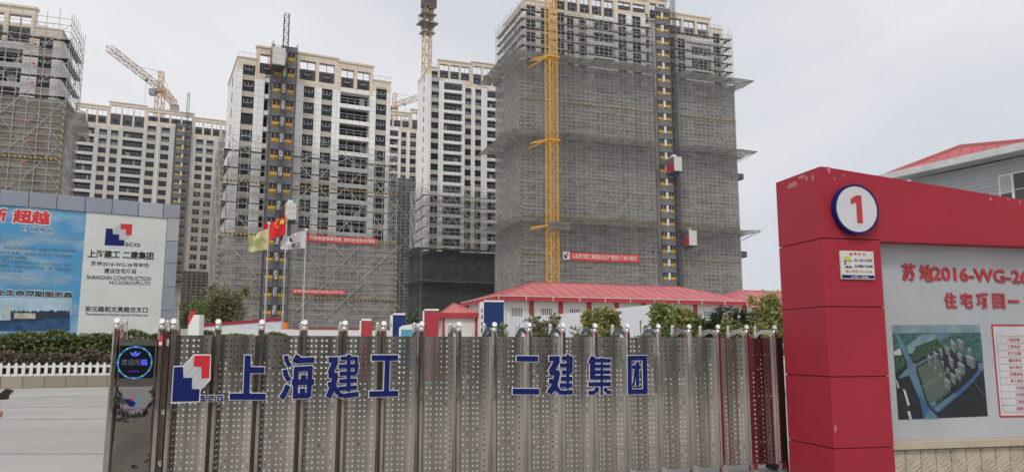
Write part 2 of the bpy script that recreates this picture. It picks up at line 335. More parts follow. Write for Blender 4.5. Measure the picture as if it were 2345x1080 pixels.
def tower(name, label, O, ang, W, D, pitch, cols, blocks, zmin, clad=CLAD, style=0, sidewin=False, beige=.9, limit=100, winh=1.75):
    """cols: (u0,u1,kind,zt): W window, B balcony, S dark slot, H hoist bay (blank).  blocks: (u0,u1,ztop,zl): zl = floor of the open top storey or None"""
    root = thing(name, label, 'building', (O[0], O[1], 0), ang)
    core = MB(); slabs = []; spans = []; bands = []
    def part(nm, m_, *bx):
        q = MB()
        for b_ in bx: q.box(*b_)
        return obj(nm, q, m_, root)
    cache = {}; wrng = random.Random(int(W * 10) + int(O[1]))
    def unit(nm, m_, x0, x1, y0, y1, z0, z1):
        k_ = (nm, round(x1 - x0, 3), round(z1 - z0, 2))
        if k_ not in cache:
            q = MB(); q.box(0, x1 - x0, y0, y1, 0, z1 - z0); cache[k_] = q.mesh(nm, [m_])
        return (x1 - x0, cache[k_], (x0, 0, z0))
    def blk(u):
        for b in blocks:
            if b[0] <= u <= b[1]: return b
        return blocks[-1]
    edges = [0.0]
    for c in cols: edges += [c[0], c[1]]
    edges.append(W)
    def pier(a, b):
        # split where blocks change
        cuts = [a] + sorted(x[0] for x in blocks if a + .05 < x[0] < b - .05) + [b]
        for i in range(len(cuts) - 1):
            k = blk((cuts[i] + cuts[i + 1]) / 2); top = (k[3] if k[3] else k[2] - 1.25)
            part('wall_pier', clad, (cuts[i], cuts[i + 1], 0, 1.9, 0, top - beige)); part('pier_head', BEIGE, (cuts[i], cuts[i + 1], 0, 1.9, top - beige, top))
    for i in range(0, len(edges), 2):
        if edges[i + 1] - edges[i] > .02: pier(edges[i], edges[i + 1])
    wins = []; rails = []
    for ci, c in enumerate(cols):
        u0, u1, kind, zt = c; wd = u1 - u0; k = blk((u0 + u1) / 2); top = (k[3] if k[3] else k[2] - 1.25)
        if kind == 'W': alts = [window_mesh(wd - .04, winh, q_) for q_ in ((style,) if style == 0 else (1, 2))]; dim = window_mesh(wd - .04, winh, 2)
        wm = alts[0] if kind == 'W' else (rail_mesh(wd - .04) if kind == 'B' else None)
        if kind == 'H':
            part('hoist_bay_wall', clad, (u0, u1, .9, 1.9, 0, top)); continue
        if kind == 'S':
            z = zt
            while z > 1: slabs.append(unit('slot_spandrel', clad, u0, u1, .12, 1.3, z, z + .75)); z -= pitch
            continue
        z = zt
        if top > zt: part('window_head' if kind == 'W' else 'balcony_head', BEIGE if kind == 'W' else clad, (u0, u1, .1, 1.8, zt, top))
        while z > 0.5:
            zb = z - (winh if kind == 'W' else 2.05); nz = max(0, z - pitch)
            if kind == 'W':
                spans.append(unit('spandrel', SPAND, u0, u1, .16, 1.8, nz, zb))
                if z > zmin: wins.append((wd, (alts[0] if style == 0 and wrng.random() > .15 else dim if style == 0 else alts[0] if (zt - z) < pitch * (3.4 if style == 1 else 1.4) or wrng.random() < .12 else dim), ((u0 + u1) / 2, .3, zb)))
            else:
                slabs.append(unit('balcony_slab', clad, u0, u1, .04, 1.3, nz, zb))
                if z > zmin: rails.append((wd, rm_(wm), ((u0 + u1) / 2, .18, zb)))
            z -= pitch
    # open top storeys, parapets
    for b in blocks:
        u0, u1, zt, zl = b
        if zl:
            part('roof_beam', BEIGE, (u0, u1, 0, 1.0, zt - 1.35, zt - .3)); part('cornice', BEIGE, (u0 - .15, u1 + .15, -.18, 1.1, zt - .3, zt))
            part('rear_roof_beam', BEIGE, (u0, u1, D - 1.0, D, zt - 1.35, zt))
            n = max(1, round((u1 - u0) / 3.3)); pw = .55
            hgt = zt - 1.35 - zl
            for j in range(n + 1):
                x = u0 + (u1 - u0 - pw) * j / n
                part('top_storey_column', BEIGE, (x, x + pw, 0, .9, zl, zt - 1.35)); part('rear_column', clad, (x, x + pw, D - .9, D, zl, zt - 1.35))
                if j < n:
                    x2 = u0 + (u1 - u0 - pw) * (j + 1) / n
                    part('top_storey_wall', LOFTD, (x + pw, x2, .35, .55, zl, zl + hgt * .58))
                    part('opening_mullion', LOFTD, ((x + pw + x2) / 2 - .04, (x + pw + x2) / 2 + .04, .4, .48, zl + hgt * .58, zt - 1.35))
                    wmx = window_mesh(min(1.5, (x2 - x - pw) * .6), min(1.2, hgt * .35), style)
                    wins.append((1.2, wmx, ((x + pw + x2) / 2, .30, zl + hgt * .12)))
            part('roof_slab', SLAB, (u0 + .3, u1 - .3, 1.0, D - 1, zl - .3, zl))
        else:
            part('roof_parapet', BEIGE, (u0 + .02, u1 - .02, 0, D, zt - 1.25, zt - .2)); part('cornice', BEIGE, (u0 - .1, u1 + .1, -.12, D + .1, zt - .2, zt))
            for q in (0.05, D - .05):
                be = MB(); be.beam((u0 + .1, q, zt + .75), (u1 - .1, q, zt + .75), .035)
                for t in range(4): x = u0 + .1 + (u1 - u0 - .2) * t / 3; be.beam((x, q, zt), (x, q, zt + .75), .03)
                obj('roof_rail', be, RAILM, root)
    ends = [(0, 0.35, blocks[0]), (W - .35, W, blocks[-1])]
    for a, b, k in ends:
        top = k[3] if k[3] else k[2] - 1.25
        part('gable_wall', clad, (a, b, 1.9, D, 0, top))
    cores = [(max(.35, b[0]), min(W - .35, b[1]), (b[3] if b[3] else b[2] - 1.25)) for b in blocks]
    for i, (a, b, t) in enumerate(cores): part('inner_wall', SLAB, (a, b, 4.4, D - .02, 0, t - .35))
    cl = []
    for (wd_, _, lc) in rails:
        if wrng.random() < .55:
            q = MB(); w3 = wrng.uniform(.4, 1.1); q.box(0, w3, 1.2, 1.3, 0, wrng.uniform(.9, 1.7)); cl.append((w3, q.mesh('stacked_board', [SPAND if wrng.random() < .4 else CONC]), (lc[0] + wrng.uniform(-wd_ * .4, wd_ * .25), 0, lc[2])))
    many('stacked_board', cl, root, limit)
    many('spandrel', spans, root, limit); many('balcony_slab', slabs, root, limit)
    if sidewin:
        sm = MB(); sm.box(-.04, .1, -.35, .35, 0, 1.5); sme = sm.mesh('side_window', [FRAME])
        z = sidewin
        k = 0
        while z > zmin and k < 30:
            obj('side_window', sme, None, root, (-.02, D * .42, z)); z -= pitch; k += 1
    many('window', wins, root, limit); many('balcony_railing', rails, root, limit)
    return root
_rm = {}
def rm_(m): return m

# --- scaffolding
def scaffold(name, label, O, ang, path, z0, z1, bay=1.5, lift=.95, r=.045, nets=(), fans=(), belts=(), braces=(), tube=TUBE, deck=None, hang=(), netoff=.12, gaps=(), stripes_up=(), bk=1.5, bp=.2):
    """path: local (x,y) corner points, outward is to the right of the walking direction reversed (front first = -y side)"""
    root = thing(name, label, 'scaffolding', (O[0], O[1], 0), ang)
    segs = list(zip(path[:-1], path[1:]))
    def nrm(a, b):
        d = Vector((b[0] - a[0], b[1] - a[1])).normalized(); return Vector((d.y, -d.x))
    done = set(); rng = random.Random(len(label) * 7 + int(z1))
    for a, b in segs:
        ln = math.dist(a, b); n = max(1, round(ln / bay)); d = Vector((b[0] - a[0], b[1] - a[1])) / n
        for i in range(n + 1):
            p = (round(a[0] + d.x * i, 3), round(a[1] + d.y * i, 3))
            if p in done or any(g0 < p[0] < g1 for g0, g1 in gaps): continue
            done.add(p); m = MB(); m.beam((p[0], p[1], z0), (p[0], p[1], z1 + rng.uniform(.3, 1.6)), r)
            obj('scaffold_pole', m, tube, root)
    def runs(a, b):
        # pieces of a straight run with the gaps cut out
        xs = [(0.0, 1.0)]
        for g0, g1 in gaps:
            if abs(b[0] - a[0]) < .1: continue
            t0, t1 = sorted(((g0 - a[0]) / (b[0] - a[0]), (g1 - a[0]) / (b[0] - a[0])))
            nx = []
            for s0, s1 in xs:
                if t1 <= s0 or t0 >= s1: nx.append((s0, s1)); continue
                if t0 > s0: nx.append((s0, t0))
                if t1 < s1: nx.append((t1, s1))
            xs = nx
        return [((a[0] + (b[0] - a[0]) * s0, a[1] + (b[1] - a[1]) * s0), (a[0] + (b[0] - a[0]) * s1, a[1] + (b[1] - a[1]) * s1)) for s0, s1 in xs]
    z = z0 + .4
    while z < z1:
        m = MB()
        for a, b in segs:
            for p, q in runs(a, b): m.beam((*p, z + rng.uniform(-.05, .05)), (*q, z + rng.uniform(-.05, .05)), r * .9)
        obj('scaffold_ledger', m, tube, root); z += lift
    if deck:
        zd, z9, st = deck
        while zd < z9:
            m = MB()
            for a, b in segs:
                nn = nrm(a, b)
                for p, q in runs(a, b):
                    i0 = (p[0] - nn.x * .12, p[1] - nn.y * .12); i1 = (q[0] - nn.x * .12, q[1] - nn.y * .12)
                    j0 = (p[0] - nn.x * .95, p[1] - nn.y * .95); j1 = (q[0] - nn.x * .95, q[1] - nn.y * .95)
                    m.add([(*i0, zd), (*i1, zd), (*j1, zd), (*j0, zd), (*i0, zd + .07), (*i1, zd + .07), (*j1, zd + .07), (*j0, zd + .07)],
                          [(0, 3, 2, 1), (4, 5, 6, 7), (0, 1, 5, 4), (1, 2, 6, 5), (2, 3, 7, 6), (3, 0, 4, 7)])
            obj('scaffold_deck', m, PLANK, root); zd += st
    for (si, za, zb, step, wspan) in braces:
        a, b = segs[si]; ln = math.dist(a, b); nn = nrm(a, b) * .06
        k = max(1, round(ln / wspan)); q = ln / k; d = Vector((b[0] - a[0], b[1] - a[1])) / ln
        zz = za
        while zz < zb - 1:
            ze = min(zb, zz + step)
            for j in range(k):
                fl = ((zz - za) / step)
                for s in ((0, 1), (1, 0)):
                    if rng.random() < bp: continue
                    t0 = (j + s[0]) * q + rng.uniform(-.5, .5); t1 = (j + s[1]) * q + rng.uniform(-.5, .5)
                    p0 = (a[0] + d.x * t0 + nn.x, a[1] + d.y * t0 + nn.y); p1 = (a[0] + d.x * t1 + nn.x, a[1] + d.y * t1 + nn.y)
                    if any(g0 - .3 < min(p0[0], p1[0]) < g1 or g0 < max(p0[0], p1[0]) < g1 or (p0[0] < g0 and p1[0] > g1) or (p1[0] < g0 and p0[0] > g1) for g0, g1 in gaps): continue
                    m = MB(); m.beam((*p0, zz), (*p1, ze), r * bk); obj('scaffold_brace', m, tube, root)
            zz += step
    for (za, zb, mt) in nets:
        for a, b in segs:
            nn = nrm(a, b) * netoff
            for p, q in runs(a, b):
                p2 = (p[0] - nn.x, p[1] - nn.y); q2 = (q[0] - nn.x, q[1] - nn.y)
                ln = math.dist(p2, q2); nx = max(2, int(ln / .9)); nz = max(2, int((zb - za) / .9)); vs = []; fs = []
                for j in range(nz + 1):
                    for i in range(nx + 1):
                        t = i / nx; e = 0 if (j in (0, nz) or i in (0, nx)) else rng.uniform(-.09, .09)
                        vs.append((p2[0] + (q2[0] - p2[0]) * t + nn.x / netoff * e, p2[1] + (q2[1] - p2[1]) * t + nn.y / netoff * e, za + (zb - za) * j / nz))
                fs = [(j * (nx + 1) + i, j * (nx + 1) + i + 1, (j + 1) * (nx + 1) + i + 1, (j + 1) * (nx + 1) + i) for j in range(nz) for i in range(nx)]
                m = MB(); m.add(vs, fs); obj('debris_netting', m, mt, root)
    for (zf, out, rise, mt) in fans:
        for a, b in segs:
            nn = nrm(a, b); d = Vector((b[0] - a[0], b[1] - a[1])).normalized()
            for p, q in runs(a, b):
                ln = math.dist(p, q); n = max(2, int(ln / 1.5)); vs = []; row = 4
                for i in range(n + 1):
                    t = i / n
                    e0 = out if (i == 0 and p == a) else 0; e1 = out if (i == n and q == b) else 0
                    for j in range(row):
                        s_ = j / (row - 1)
                        sag = rng.uniform(-.25, .18) if 0 < j else 0
                        x = p[0] + (q[0] - p[0]) * t + nn.x * out * s_ + d.x * (e1 - e0) * s_ * .9
                        y = p[1] + (q[1] - p[1]) * t + nn.y * out * s_ + d.y * (e1 - e0) * s_ * .9
                        vs.append((x, y, zf + rise * s_ + sag))
                m = MB(); m.add(vs, [(i * row + j, (i + 1) * row + j, (i + 1) * row + j + 1, i * row + j + 1) for i in range(n) for j in range(row - 1)])
                for i in range(0, n + 1, 2):
                    m.beam(vs[i * row], vs[i * row + row - 1], .06, m=1)
                    v = vs[i * row + row - 1]; u_ = vs[i * row]; m.beam((u_[0], u_[1], zf - out * .55), v, .05, m=1)
                for i in range(n): m.beam(vs[i * row + row - 1], vs[(i + 1) * row + row - 1], .05, m=1)
                obj('catch_fan', m, [mt, TUBED], root)
    for (si, zb, hh, u0, u1) in belts:
        a, b = segs[si]; d = Vector((b[0] - a[0], b[1] - a[1])).normalized(); nn = nrm(a, b)
        sub = runs(a, b)
        for p, q in sub:
            m = MB(); o0 = (p[0] + nn.x * .08, p[1] + nn.y * .08); o1 = (q[0] + nn.x * .08, q[1] + nn.y * .08)
            m.beam((*o0, zb), (*o1, zb), hh * .7, 4); obj('toe_board', m, STRIPE, root)
    for (x, y, za, zb) in stripes_up:
        m = MB(); m.box(x - .14, x + .14, y - .14, y + .14, za, zb); obj('striped_corner_pole', m, STRIPEV, root)
    return root

# ---- tower B: centre left, white cladding
OB, AB = (-44.2, 119.3), R(25.5)
tower('apartment_tower', 'white clad apartment tower with beige roof, centre left, hoist running up its front', OB, AB, 25.5, 15, 2.75,
      [(.9, 2.8, 'W', 47.1), (4.35, 5.1, 'S', 44.4), (5.1, 9.15, 'H', 0), (10.6, 12.4, 'W', 44.7), (13.6, 15.4, 'W', 44.7), (16.7, 21.8, 'B', 44.6), (22.9, 24.8, 'W', 46.1)],
      [(0, 2.9, 48.1, None), (2.9, 16.2, 50.4, 45.7), (16.2, 22.3, 50.0, 45.4), (22.3, 25.5, 47.6, None)], 18, sidewin=45.0, winh=1.9)
gB = [(5.0, 9.3)]
scaffold('facade_scaffold', 'bare tube scaffold with warm grey netting below on the white hoist tower', OB, AB,
         [(-1.6, 14), (-1.5, -1.4), (26.6, -1.4), (26.6, 8)][0:2] + [(26.6, -1.4), (26.6, 8)], 0, 34.8, 1.3, .90, .042,
         nets=[(0, 18.7, NET_B)], belts=[(1, 19.0, .28, 0, 0), (1, 9.4, .2, 0, 0), (1, 27.3, .2, 0, 0)],
         braces=[(1, 0, 34.5, 6.2, 5.2), (0, 0, 34, 8, 7)], deck=(2.0, 34, 2.75), gaps=gB,
         stripes_up=[(-1.5, -1.55, 1, 18.5), (26.6, -1.55, 1, 17.5), (-1.5, -1.55, 24, 31)])
# ---- tower D: right, mostly netted
OD, AD = (2.7, 154.5), R(18.9)
tower('apartment_tower', 'tallest tower, right of centre, wrapped in grey netting below its bare top floors', OD, AD, 48.5, 14.5, 2.9,
      [(.35, 2.4, 'W', 73.0), (3.6, 5.4, 'W', 72.9), (7.4, 9.0, 'W', 72.6), (9.6, 11.2, 'W', 71.6), (12.3, 14.2, 'W', 71.6), (15.8, 20.9, 'B', 72.2), (21.8, 23.8, 'W', 74.3), (25.3, 27.4, 'W', 74.3),
       (28.6, 29.8, 'S', 72.2), (29.8, 34.05, 'H', 0), (34.25, 35.9, 'W', 70.6), (36.6, 38.5, 'W', 70.6), (40.2, 45.2, 'B', 69.3), (46.0, 48.0, 'W', 73.0)],
      [(0, 6.3, 74.4, None), (6.3, 21.3, 78.3, 73.2), (21.3, 29.2, 78.6, 75.3), (29.2, 34.2, 79.3, 74.5), (34.2, 45.4, 76.6, 71.4), (45.4, 48.5, 74.4, None)], 56, sidewin=71.5, winh=2.15)
scaffold('facade_scaffold', 'tallest scaffold, grey netted with sloping catch fans, behind the yellow crane mast', OD, AD,
         [(-1.5, 15.5), (-1.5, -1.5), (50.0, -1.5), (50.0, 14)], 0, 72.8, 1.12, .80, .048, tube=TUBE,
         nets=[(0, 60.4, NET_D)], fans=[(60.7, 3.3, .35, NET_F), (44.4, 3.3, .2, NET_F), (26.7, 3.3, .1, NET_F)],
         belts=[(1, 52.0, .13, 0, 0), (1, 20.0, .13, 0, 0), (1, 27.8, .16, 0, 0)], braces=[(1, 0, 72, 8.6, 6.2), (0, 0, 72, 9, 8)], bk=1.15, bp=.3,
         deck=(61.7, 72.8, 1.93), gaps=[(29.4, 34.4)], stripes_up=[(-1.5, -1.62, 1, 59.5)])
# ---- tower C: behind, between
OC, AC = (-22.8, 204.2), R(19.5)
tower('apartment_tower', 'slim pale tower in the gap between the hoist tower and the netted tower', OC, AC, 24.5, 14, 2.9,
      [(.75, 2.9, 'W', 77.0), (4.3, 9.6, 'B', 74.2), (10.4, 12.2, 'W', 73.2), (13.3, 15.1, 'W', 73.2), (16.8, 22.2, 'B', 73.2)],
      [(0, 2.5, 78.2, None), (2.5, 12.1, 80.6, 75.3), (12.1, 24.5, 81.2, 74.6)], 27, style=1, sidewin=75.6)
scaffold('facade_scaffold', 'scaffold in the gap between towers, bare above, wrapped in nearly black netting below', OC, AC,
         [(-1.6, 14), (-1.6, -1.5), (25.5, -1.5)], 8, 44.6, 1.5, .95, .055, tube=TUBE, nets=[(8.5, 26.8, NET_C)], netoff=-.16,
         fans=[(27.2, 2.2, .3, mat('fan_sheet_pale', (.17, .17, .155), .9)), (18.6, 2.0, .2, mat('fan_sheet_dim', (.11, .112, .105), .9))], braces=[(1, 27, 44, 6, 6), (0, 27, 44, 6, 6)], deck=(27.4, 44.5, 2.9))
# ---- tower E: far, between B and C
OE = atz(880, 247, 80.5); AE = R(19.5)
tower('apartment_tower', 'distant pale tower, only its upper right part seen behind the white hoist tower', OE, AE, 13.0, 14, 2.95,
      [(2.0, 5.0, 'B', 73.2), (5.9, 7.7, 'W', 72.8), (8.9, 11.0, 'W', 72.8)], [(0, 9.0, 79.8, 74.5), (9.0, 13.0, 81.2, 74.2)], 55)
OE2 = atz(893, 367, 58)
scaffold('facade_scaffold', 'narrow dark netted scaffold on the distant tower, beside the white hoist tower', (OE[0] - 1.0, OE[1] - 3), AE, [(0, 0), (12.5, 0)], 0, 57, 1.5, 1.1, .06,
         nets=[(0, 56.6, netting('netting_dim', (.115, .115, .112), .92))], braces=[(0, 0, 56, 8, 6)])
# ---- tower A2: far left
OA = (-136.6, 233.9); AA = R(27)
a_ = 9.1
tower('apartment_tower', 'wide distant tower at left, under the crane with the long sloping jib', OA, AA, 46.0, 15, 2.97,
      [(.2, 5.7, 'B', 70.2), (7.0, 9.2, 'W', 70.0), (10.3, 12.4, 'W', 70.0), (13.7, 19.5, 'B', 70.2), (20.7, 23.2, 'W', 72.8), (24.8, 27.3, 'W', 72.8), (28.9, 33.9, 'H', 0),
       (35.5, 37.7, 'W', 70.2), (38.7, 40.9, 'W', 70.2), (42.4, 45.6, 'B', 70.2)],
      [(0, 9.3, 77.6, 71.8), (9.3, 20.1, 79.4, 71.8), (20.1, 34.4, 78.8, 74.4), (34.4, 46.0, 77.6, 71.8)], 24, clad=CLADG, style=2)
scaffold('facade_scaffold', 'brownish scaffold on the right end of the wide distant tower', OA, AA, [(33.6, -1.5), (48, -1.5), (48, 8)], 0, 55, 1.5, .98, .06, tube=TUBEB,
         nets=[(0, 26, netting('netting_charcoal', (.085, .083, .082), .9))], braces=[(0, 26, 54, 7, 7)])
dp = MB(); dp.box(23.9, 24.25, -.2, -.02, 20, 72.8)
o = tag(obj('drain_pipe', dp, WHITE, None, (OA[0], OA[1], 0), AA), 'long white drain pipe on the front of the wide distant tower', 'pipe')
# ---- tower L: near left, cut by the frame
OL = Vector((-64.07, 106.02)) - Vector((math.cos(R(19.5)), math.sin(R(19.5)))) * 14.6; AL = R(19.5)
tower('apartment_tower', 'nearest tower, cut off by the left edge, wrapped in brown netting below bare floors', OL, AL, 14.0, 8, 2.8,
      [(2.2, 4.6, 'W', 43.2), (6.0, 9.4, 'B', 43.2), (11.3, 13.0, 'W', 45.3)], [(0, 10.6, 49.6, 44.2), (10.6, 14.0, 46.8, None)], 34)
scaffold('facade_scaffold', 'brownish scaffold on the nearest tower at the left edge, top poles above the roof', OL, AL, [(0, -1.4), (15.4, -1.4), (15.4, 8.5)], 0, 48.0, 1.5, .95, .05, tube=TUBE,
         nets=[(0, 36.0, NET_L)], belts=[(0, 27.4, .22, 0, 0)], braces=[(0, 0, 47.5, 6, 5), (1, 0, 47, 5, 4)], deck=(36.4, 47, 2.8),
         stripes_up=[(15.4, -1.55, 8, 35.5)], bk=.9, bp=.35)
fm = MB(); cs_ = [onplane(px / 2.455, py / 2.455, OL, AL, -1.3) for px, py in ((372, 632), (466, 606), (491, 766), (412, 770))]
rngf = random.Random(9); na_, nb_ = 8, 9; vs = []
for i in range(na_ + 1):
    for jn in range(nb_ + 1):
        f, g_ = i / na_, jn / nb_
        x = (cs_[0][0] * (1 - f) + cs_[1][0] * f) * (1 - g_) + (cs_[3][0] * (1 - f) + cs_[2][0] * f) * g_
        z = (cs_[0][1] * (1 - f) + cs_[1][1] * f) * (1 - g_) + (cs_[3][1] * (1 - f) + cs_[2][1] * f) * g_
        vs.append((x + rngf.uniform(-.1, .1), -1.3 + 2.2 * f + .35 * math.sin(g_ * 7 + f * 4), z + rngf.uniform(-.12, .12) - (.3 * math.sin(f * 9) if jn == nb_ else 0)))
fm.add(vs, [(i * (nb_ + 1) + jn, (i + 1) * (nb_ + 1) + jn, (i + 1) * (nb_ + 1) + jn + 1, i * (nb_ + 1) + jn + 1) for i in range(na_) for jn in range(nb_)])
for f in (0, 4, 8): fm.beam((15.4, 0, 35.5), vs[f * (nb_ + 1)], .05, m=1)
tag(obj('netting_awning', fm, [NET_L, TUBED], None, (OL[0], OL[1], 0), AL), 'ragged brown netting awning jutting right from the nearest tower', 'netting')
# red lanterns (small red flags tied to the scaffold floors)
lp = MB(); lp.lathe([(.02, 0), (.16, .05), (.20, .18), (.16, .31), (.02, .36)], 8)
lm = lp.mesh('lantern', [mat('lantern_red', (.60, .14, .14), .6)])
for k in range(7):
    u, z = onplane(209 / 2.455 * 1.0 if k else 60, 0, OL, AL) if False else (11.2, 45.6 - 2.8 * k - 2.2)
    p = Matrix.Rotation(AL, 3, 'Z') @ Vector((u, -1.65, 0))
    nm = ['topmost', 'second from the top', 'third from the top', 'fourth from the top', 'fifth from the top', 'sixth from the top', 'lowest'][k]
    tag(obj('red_lantern', lm, None, None, (OL[0] + p.x, OL[1] + p.y, z)), nm + ' of the red lanterns hung down the nearest scaffold', 'lantern', 'red lanterns down the left scaffold')

# ================================================================== HOISTS
def hoist(label, O, ang, u0, u1, um, ztops, pitch, ztop, y0=-2.6):
    root = thing('construction_hoist', label, 'hoist', (O[0], O[1], 0), ang)
    mast = MB(); s = .38; ym = y0 - .9
    for sx in (-s, s):
        for sy in (-s, s): mast.beam((um + sx, ym + sy, 0), (um + sx, ym + sy, ztop), .065)
    z = 0
    while z < ztop:
        z2 = min(ztop, z + 1.5)
        for sy in (-s, s): mast.beam((um - s, ym + sy, z), (um + s, ym + sy, z2), .04); mast.beam((um - s, ym + sy, z2), (um + s, ym + sy, z2), .04)
        for sx in (-s, s): mast.beam((um + sx, ym - s, z), (um + sx, ym + s, z2), .035)
        z = z2
    obj('mast', mast, HOISTD, root)
    back = MB(); n = len(ztops)
    g = MB(); mid = (u0 + u1) / 2
    w2 = (u1 - u0)
    # one landing: gates, door, sheets
    top = max(ztops); gh = 1.75
    gate = MB(); gw = w2 * .30
    gate.box(-gw / 2, gw / 2, 0, .05, 0, gh, 0)
    gate.box(-gw / 2, gw / 2, -.06, -.01, .34, .86, 1)
    gate.box(-.04, .04, -.05, -.01, 1.0, 1.62, 1)
    for k in range(4):
        x = -gw / 2 + gw * (k + .1) / 4; gate.add([(x, -.055, .0), (x + .14, -.055, .0), (x + .34, -.055, .28), (x + .20, -.055, .28)], [(0, 1, 2, 3)], 1)
    gme = gate.mesh('landing_gate', [mat('gate_dark', (.03, .028, .03), .7), YELP])
    dr = MB(); dr.box(-.27, .27, -.05, .04, 0, 1.75, 0); dr.box(-.27, .27, -.06, -.05, 0, .28, 1); dr.box(-.07, .07, -.06, -.05, 1.0, 1.35, 2)
    dme = dr.mesh('landing_door', [WHITE, mat('door_blue', (.03, .08, .3), .5), LGREY])
    sh = MB(); sh.box(-w2 / 2, w2 / 2, 0, .08, 0, pitch - gh - .06, 0); sh.box(-w2 / 2, w2 / 2, -.12, .1, -.06, 0, 1)
    sme = sh.mesh('landing_sheet', [HOISTG, HOISTD])
    jm = MB(); jm.box(0, w2 * .07, 0, .06, 0, gh); jme = jm.mesh('landing_post', [HOISTG])
    for zt in ztops:
        zb = zt - gh
        obj('landing_gate', gme, None, root, (mid - w2 * .27, y0, zb)); obj('landing_gate', gme, None, root, (mid + w2 * .27, y0, zb))
        obj('landing_door', dme, None, root, (mid, y0 - .02, zb)); obj('landing_sheet', sme, None, root, (mid, y0, zt + .06)); obj('landing_post', jme, None, root, (mid - w2 / 2, y0, zb)); obj('landing_post', jme, None, root, (mid + w2 * .43, y0, zb))
    fr = MB()
    for x in (u0 - .05, u1 + .05):
        for y in (y0 - .1, y0 + 1.2): fr.beam((x, y, 0), (x, y, top + 1.6), .07)
    obj('support_frame', fr, HOISTD, root)
    ties = MB(); z = 4
    while z < top: ties.beam((um, ym, z), (um - .8, y0, z), .05); ties.beam((um, ym, z), (um + .8, y0, z), .05); z += pitch * 2
    obj('wall_tie', ties, HOISTD, root)
    return root, ym
hoist('construction hoist with yellow landing gates up the front of the white tower', OB, AB, 5.2, 9.0, 8.3 - 1.3, [49.4 - 2.75 * k for k in range(18)], 2.75, 55.5, -1.6)
hoist('construction hoist with yellow landing gates up the netted tower', OD, AD, 30.0, 33.6, 34.0, [75.2 - 2.9 * k for k in range(26)], 2.9, 84, -1.7)
hoist('distant construction hoist up the front of the wide distant tower', OA, AA, 29.2, 33.6, 32.2, [73.4 - 2.97 * k for k in range(18)], 2.97, 85, -.6)
def hoist_cage(label, O, ang, u, y, z, wd=1.5, dp_=3.0, hh=2.7):
    p = Matrix.Rotation(ang, 3, 'Z') @ Vector((u, y, 0))
    root = thing('hoist_cage', label, 'hoist cage', (O[0] + p.x, O[1] + p.y, z), ang, 'hoist cages')
    c = MB(); c.box(-wd / 2, wd / 2, -dp_ / 2, dp_ / 2, 0, hh); obj('cage_body', c, mat('cage_white', (.55, .53, .51), .6, var=.15), root)
    s = MB(); s.box(-wd / 2 - .04, -wd / 2, -dp_ / 2, dp_ / 2, .1, hh * .5); s.box(-wd / 2 - .03, -wd / 2, -dp_ / 2, dp_ / 2, hh * .5, hh - .1, 1); obj('cage_door', s, [REDP, mat('cage_mesh', (.2, .12, .12), .7)], root)
    r = MB(); r.box(-wd * .22, wd * .22, -.4, .4, hh, hh + .75); obj('drive_motor', r, WHITE, root)
    b = MB(); b.box(-wd / 2 - .06, wd / 2 + .06, -dp_ / 2 - .06, dp_ / 2 + .06, -.2, -.002); obj('cage_base', b, HOISTD, root)
    for k in range(3):
        pm = MB(); pm.box(-wd / 2 + .06, wd / 2 - .06, -dp_ / 2 - .03, -dp_ / 2 - .002, .08 + k * .9, .86 + k * .9); obj('cage_panel', pm, mat('cage_panel_paint', (.60, .57, .54), .6, var=.12), root)
    return root
hoist_cage('hoist cage at the very top of the white tower', OB, AB, 5.75, -3.2, 46.0, 2.0, 2.6, 2.9)
hoist_cage('hoist cage behind the red flag, low on the white tower', OB, AB, 8.6, -3.2, 21.3, 1.7, 2.6, 2.5)
hoist_cage('upper hoist cage on the netted tower, at its third quarter', OD, AD, 32.7, -3.3, 38.6, 1.9, 3.4, 3.1)
hoist_cage('lower hoist cage beside the mast of the netted tower', OD, AD, 36.0, -3.3, 22.9, 1.9, 2.6, 3.2)

# ================================================================== CRANES
def lattice(mb, p, q, w_, step, r, m=0, up=None, br=None):
    p = Vector(p); q = Vector(q); d = (q - p); ln = d.length; d.normalize()
    a = d.cross(up or Vector((0, 0, 1))); 
    if a.length < .1: a = Vector((1, 0, 0))
    a.normalize(); b = d.cross(a).normalized(); h = w_ / 2; br = br or r * .6
    cs = [a * h + b * h, a * -h + b * h, a * -h - b * h, a * h - b * h]
    for c in cs: mb.beam(p + c, q + c, r, m=m)
    n = max(1, round(ln / step))
    for i in range(n):
        t0 = p + d * (ln * i / n); t1 = p + d * (ln * (i + 1) / n)
        for k in range(4):
            c0, c1 = cs[k], cs[(k + 1) % 4]
            mb.beam(t0 + (c0 if i % 2 else c1), t1 + (c1 if i % 2 else c0), br, m=m); mb.beam(t1 + c0, t1 + c1, br, m=m)
# yellow mast in front of tower D
pm = atz(1266, 640, 12); base = Vector((pm.x / pm.y * 146, 146, 0))
rt = thing('tower_crane', 'bright yellow crane mast standing in front of the netted tower', 'crane', base, R(28))
m = MB(); lattice(m, (0, 0, 0), (0, 0, 92), 1.7, 1.35, .105, br=.055); obj('mast', m, YEL, rt)
for k, y in enumerate((133, 323, 517)):
    z = at(1262, y, 146).z
    m = MB(); m.box(-1.25, 1.25, -1.25, -1.0, z - .15, z + .15); m.box(-1.25, 1.25, 1.0, 1.25, z - .15, z + .15); m.box(-1.25, -1.0, -1, 1, z - .15, z + .15); m.box(1.0, 1.25, -1, 1, z - .15, z + .15)
    for sy in (-1, 1): m.beam((-1.1, sy, z), (-3.3, sy * .6 + 2.2, z - .25), .12); 
    m.beam((1.1, 1, z), (2.6, 7, z), .12); m.beam((-1.1, 1, z), (-1.2, 7, z), .12)
    obj('mast_collar', m, YEL, rt)
    if k == 2:
        m = MB(); m.box(-1.7, 2.9, -1.9, -1.3, z - .9, z + .55); obj('collar_netting', m, NET_F, rt)
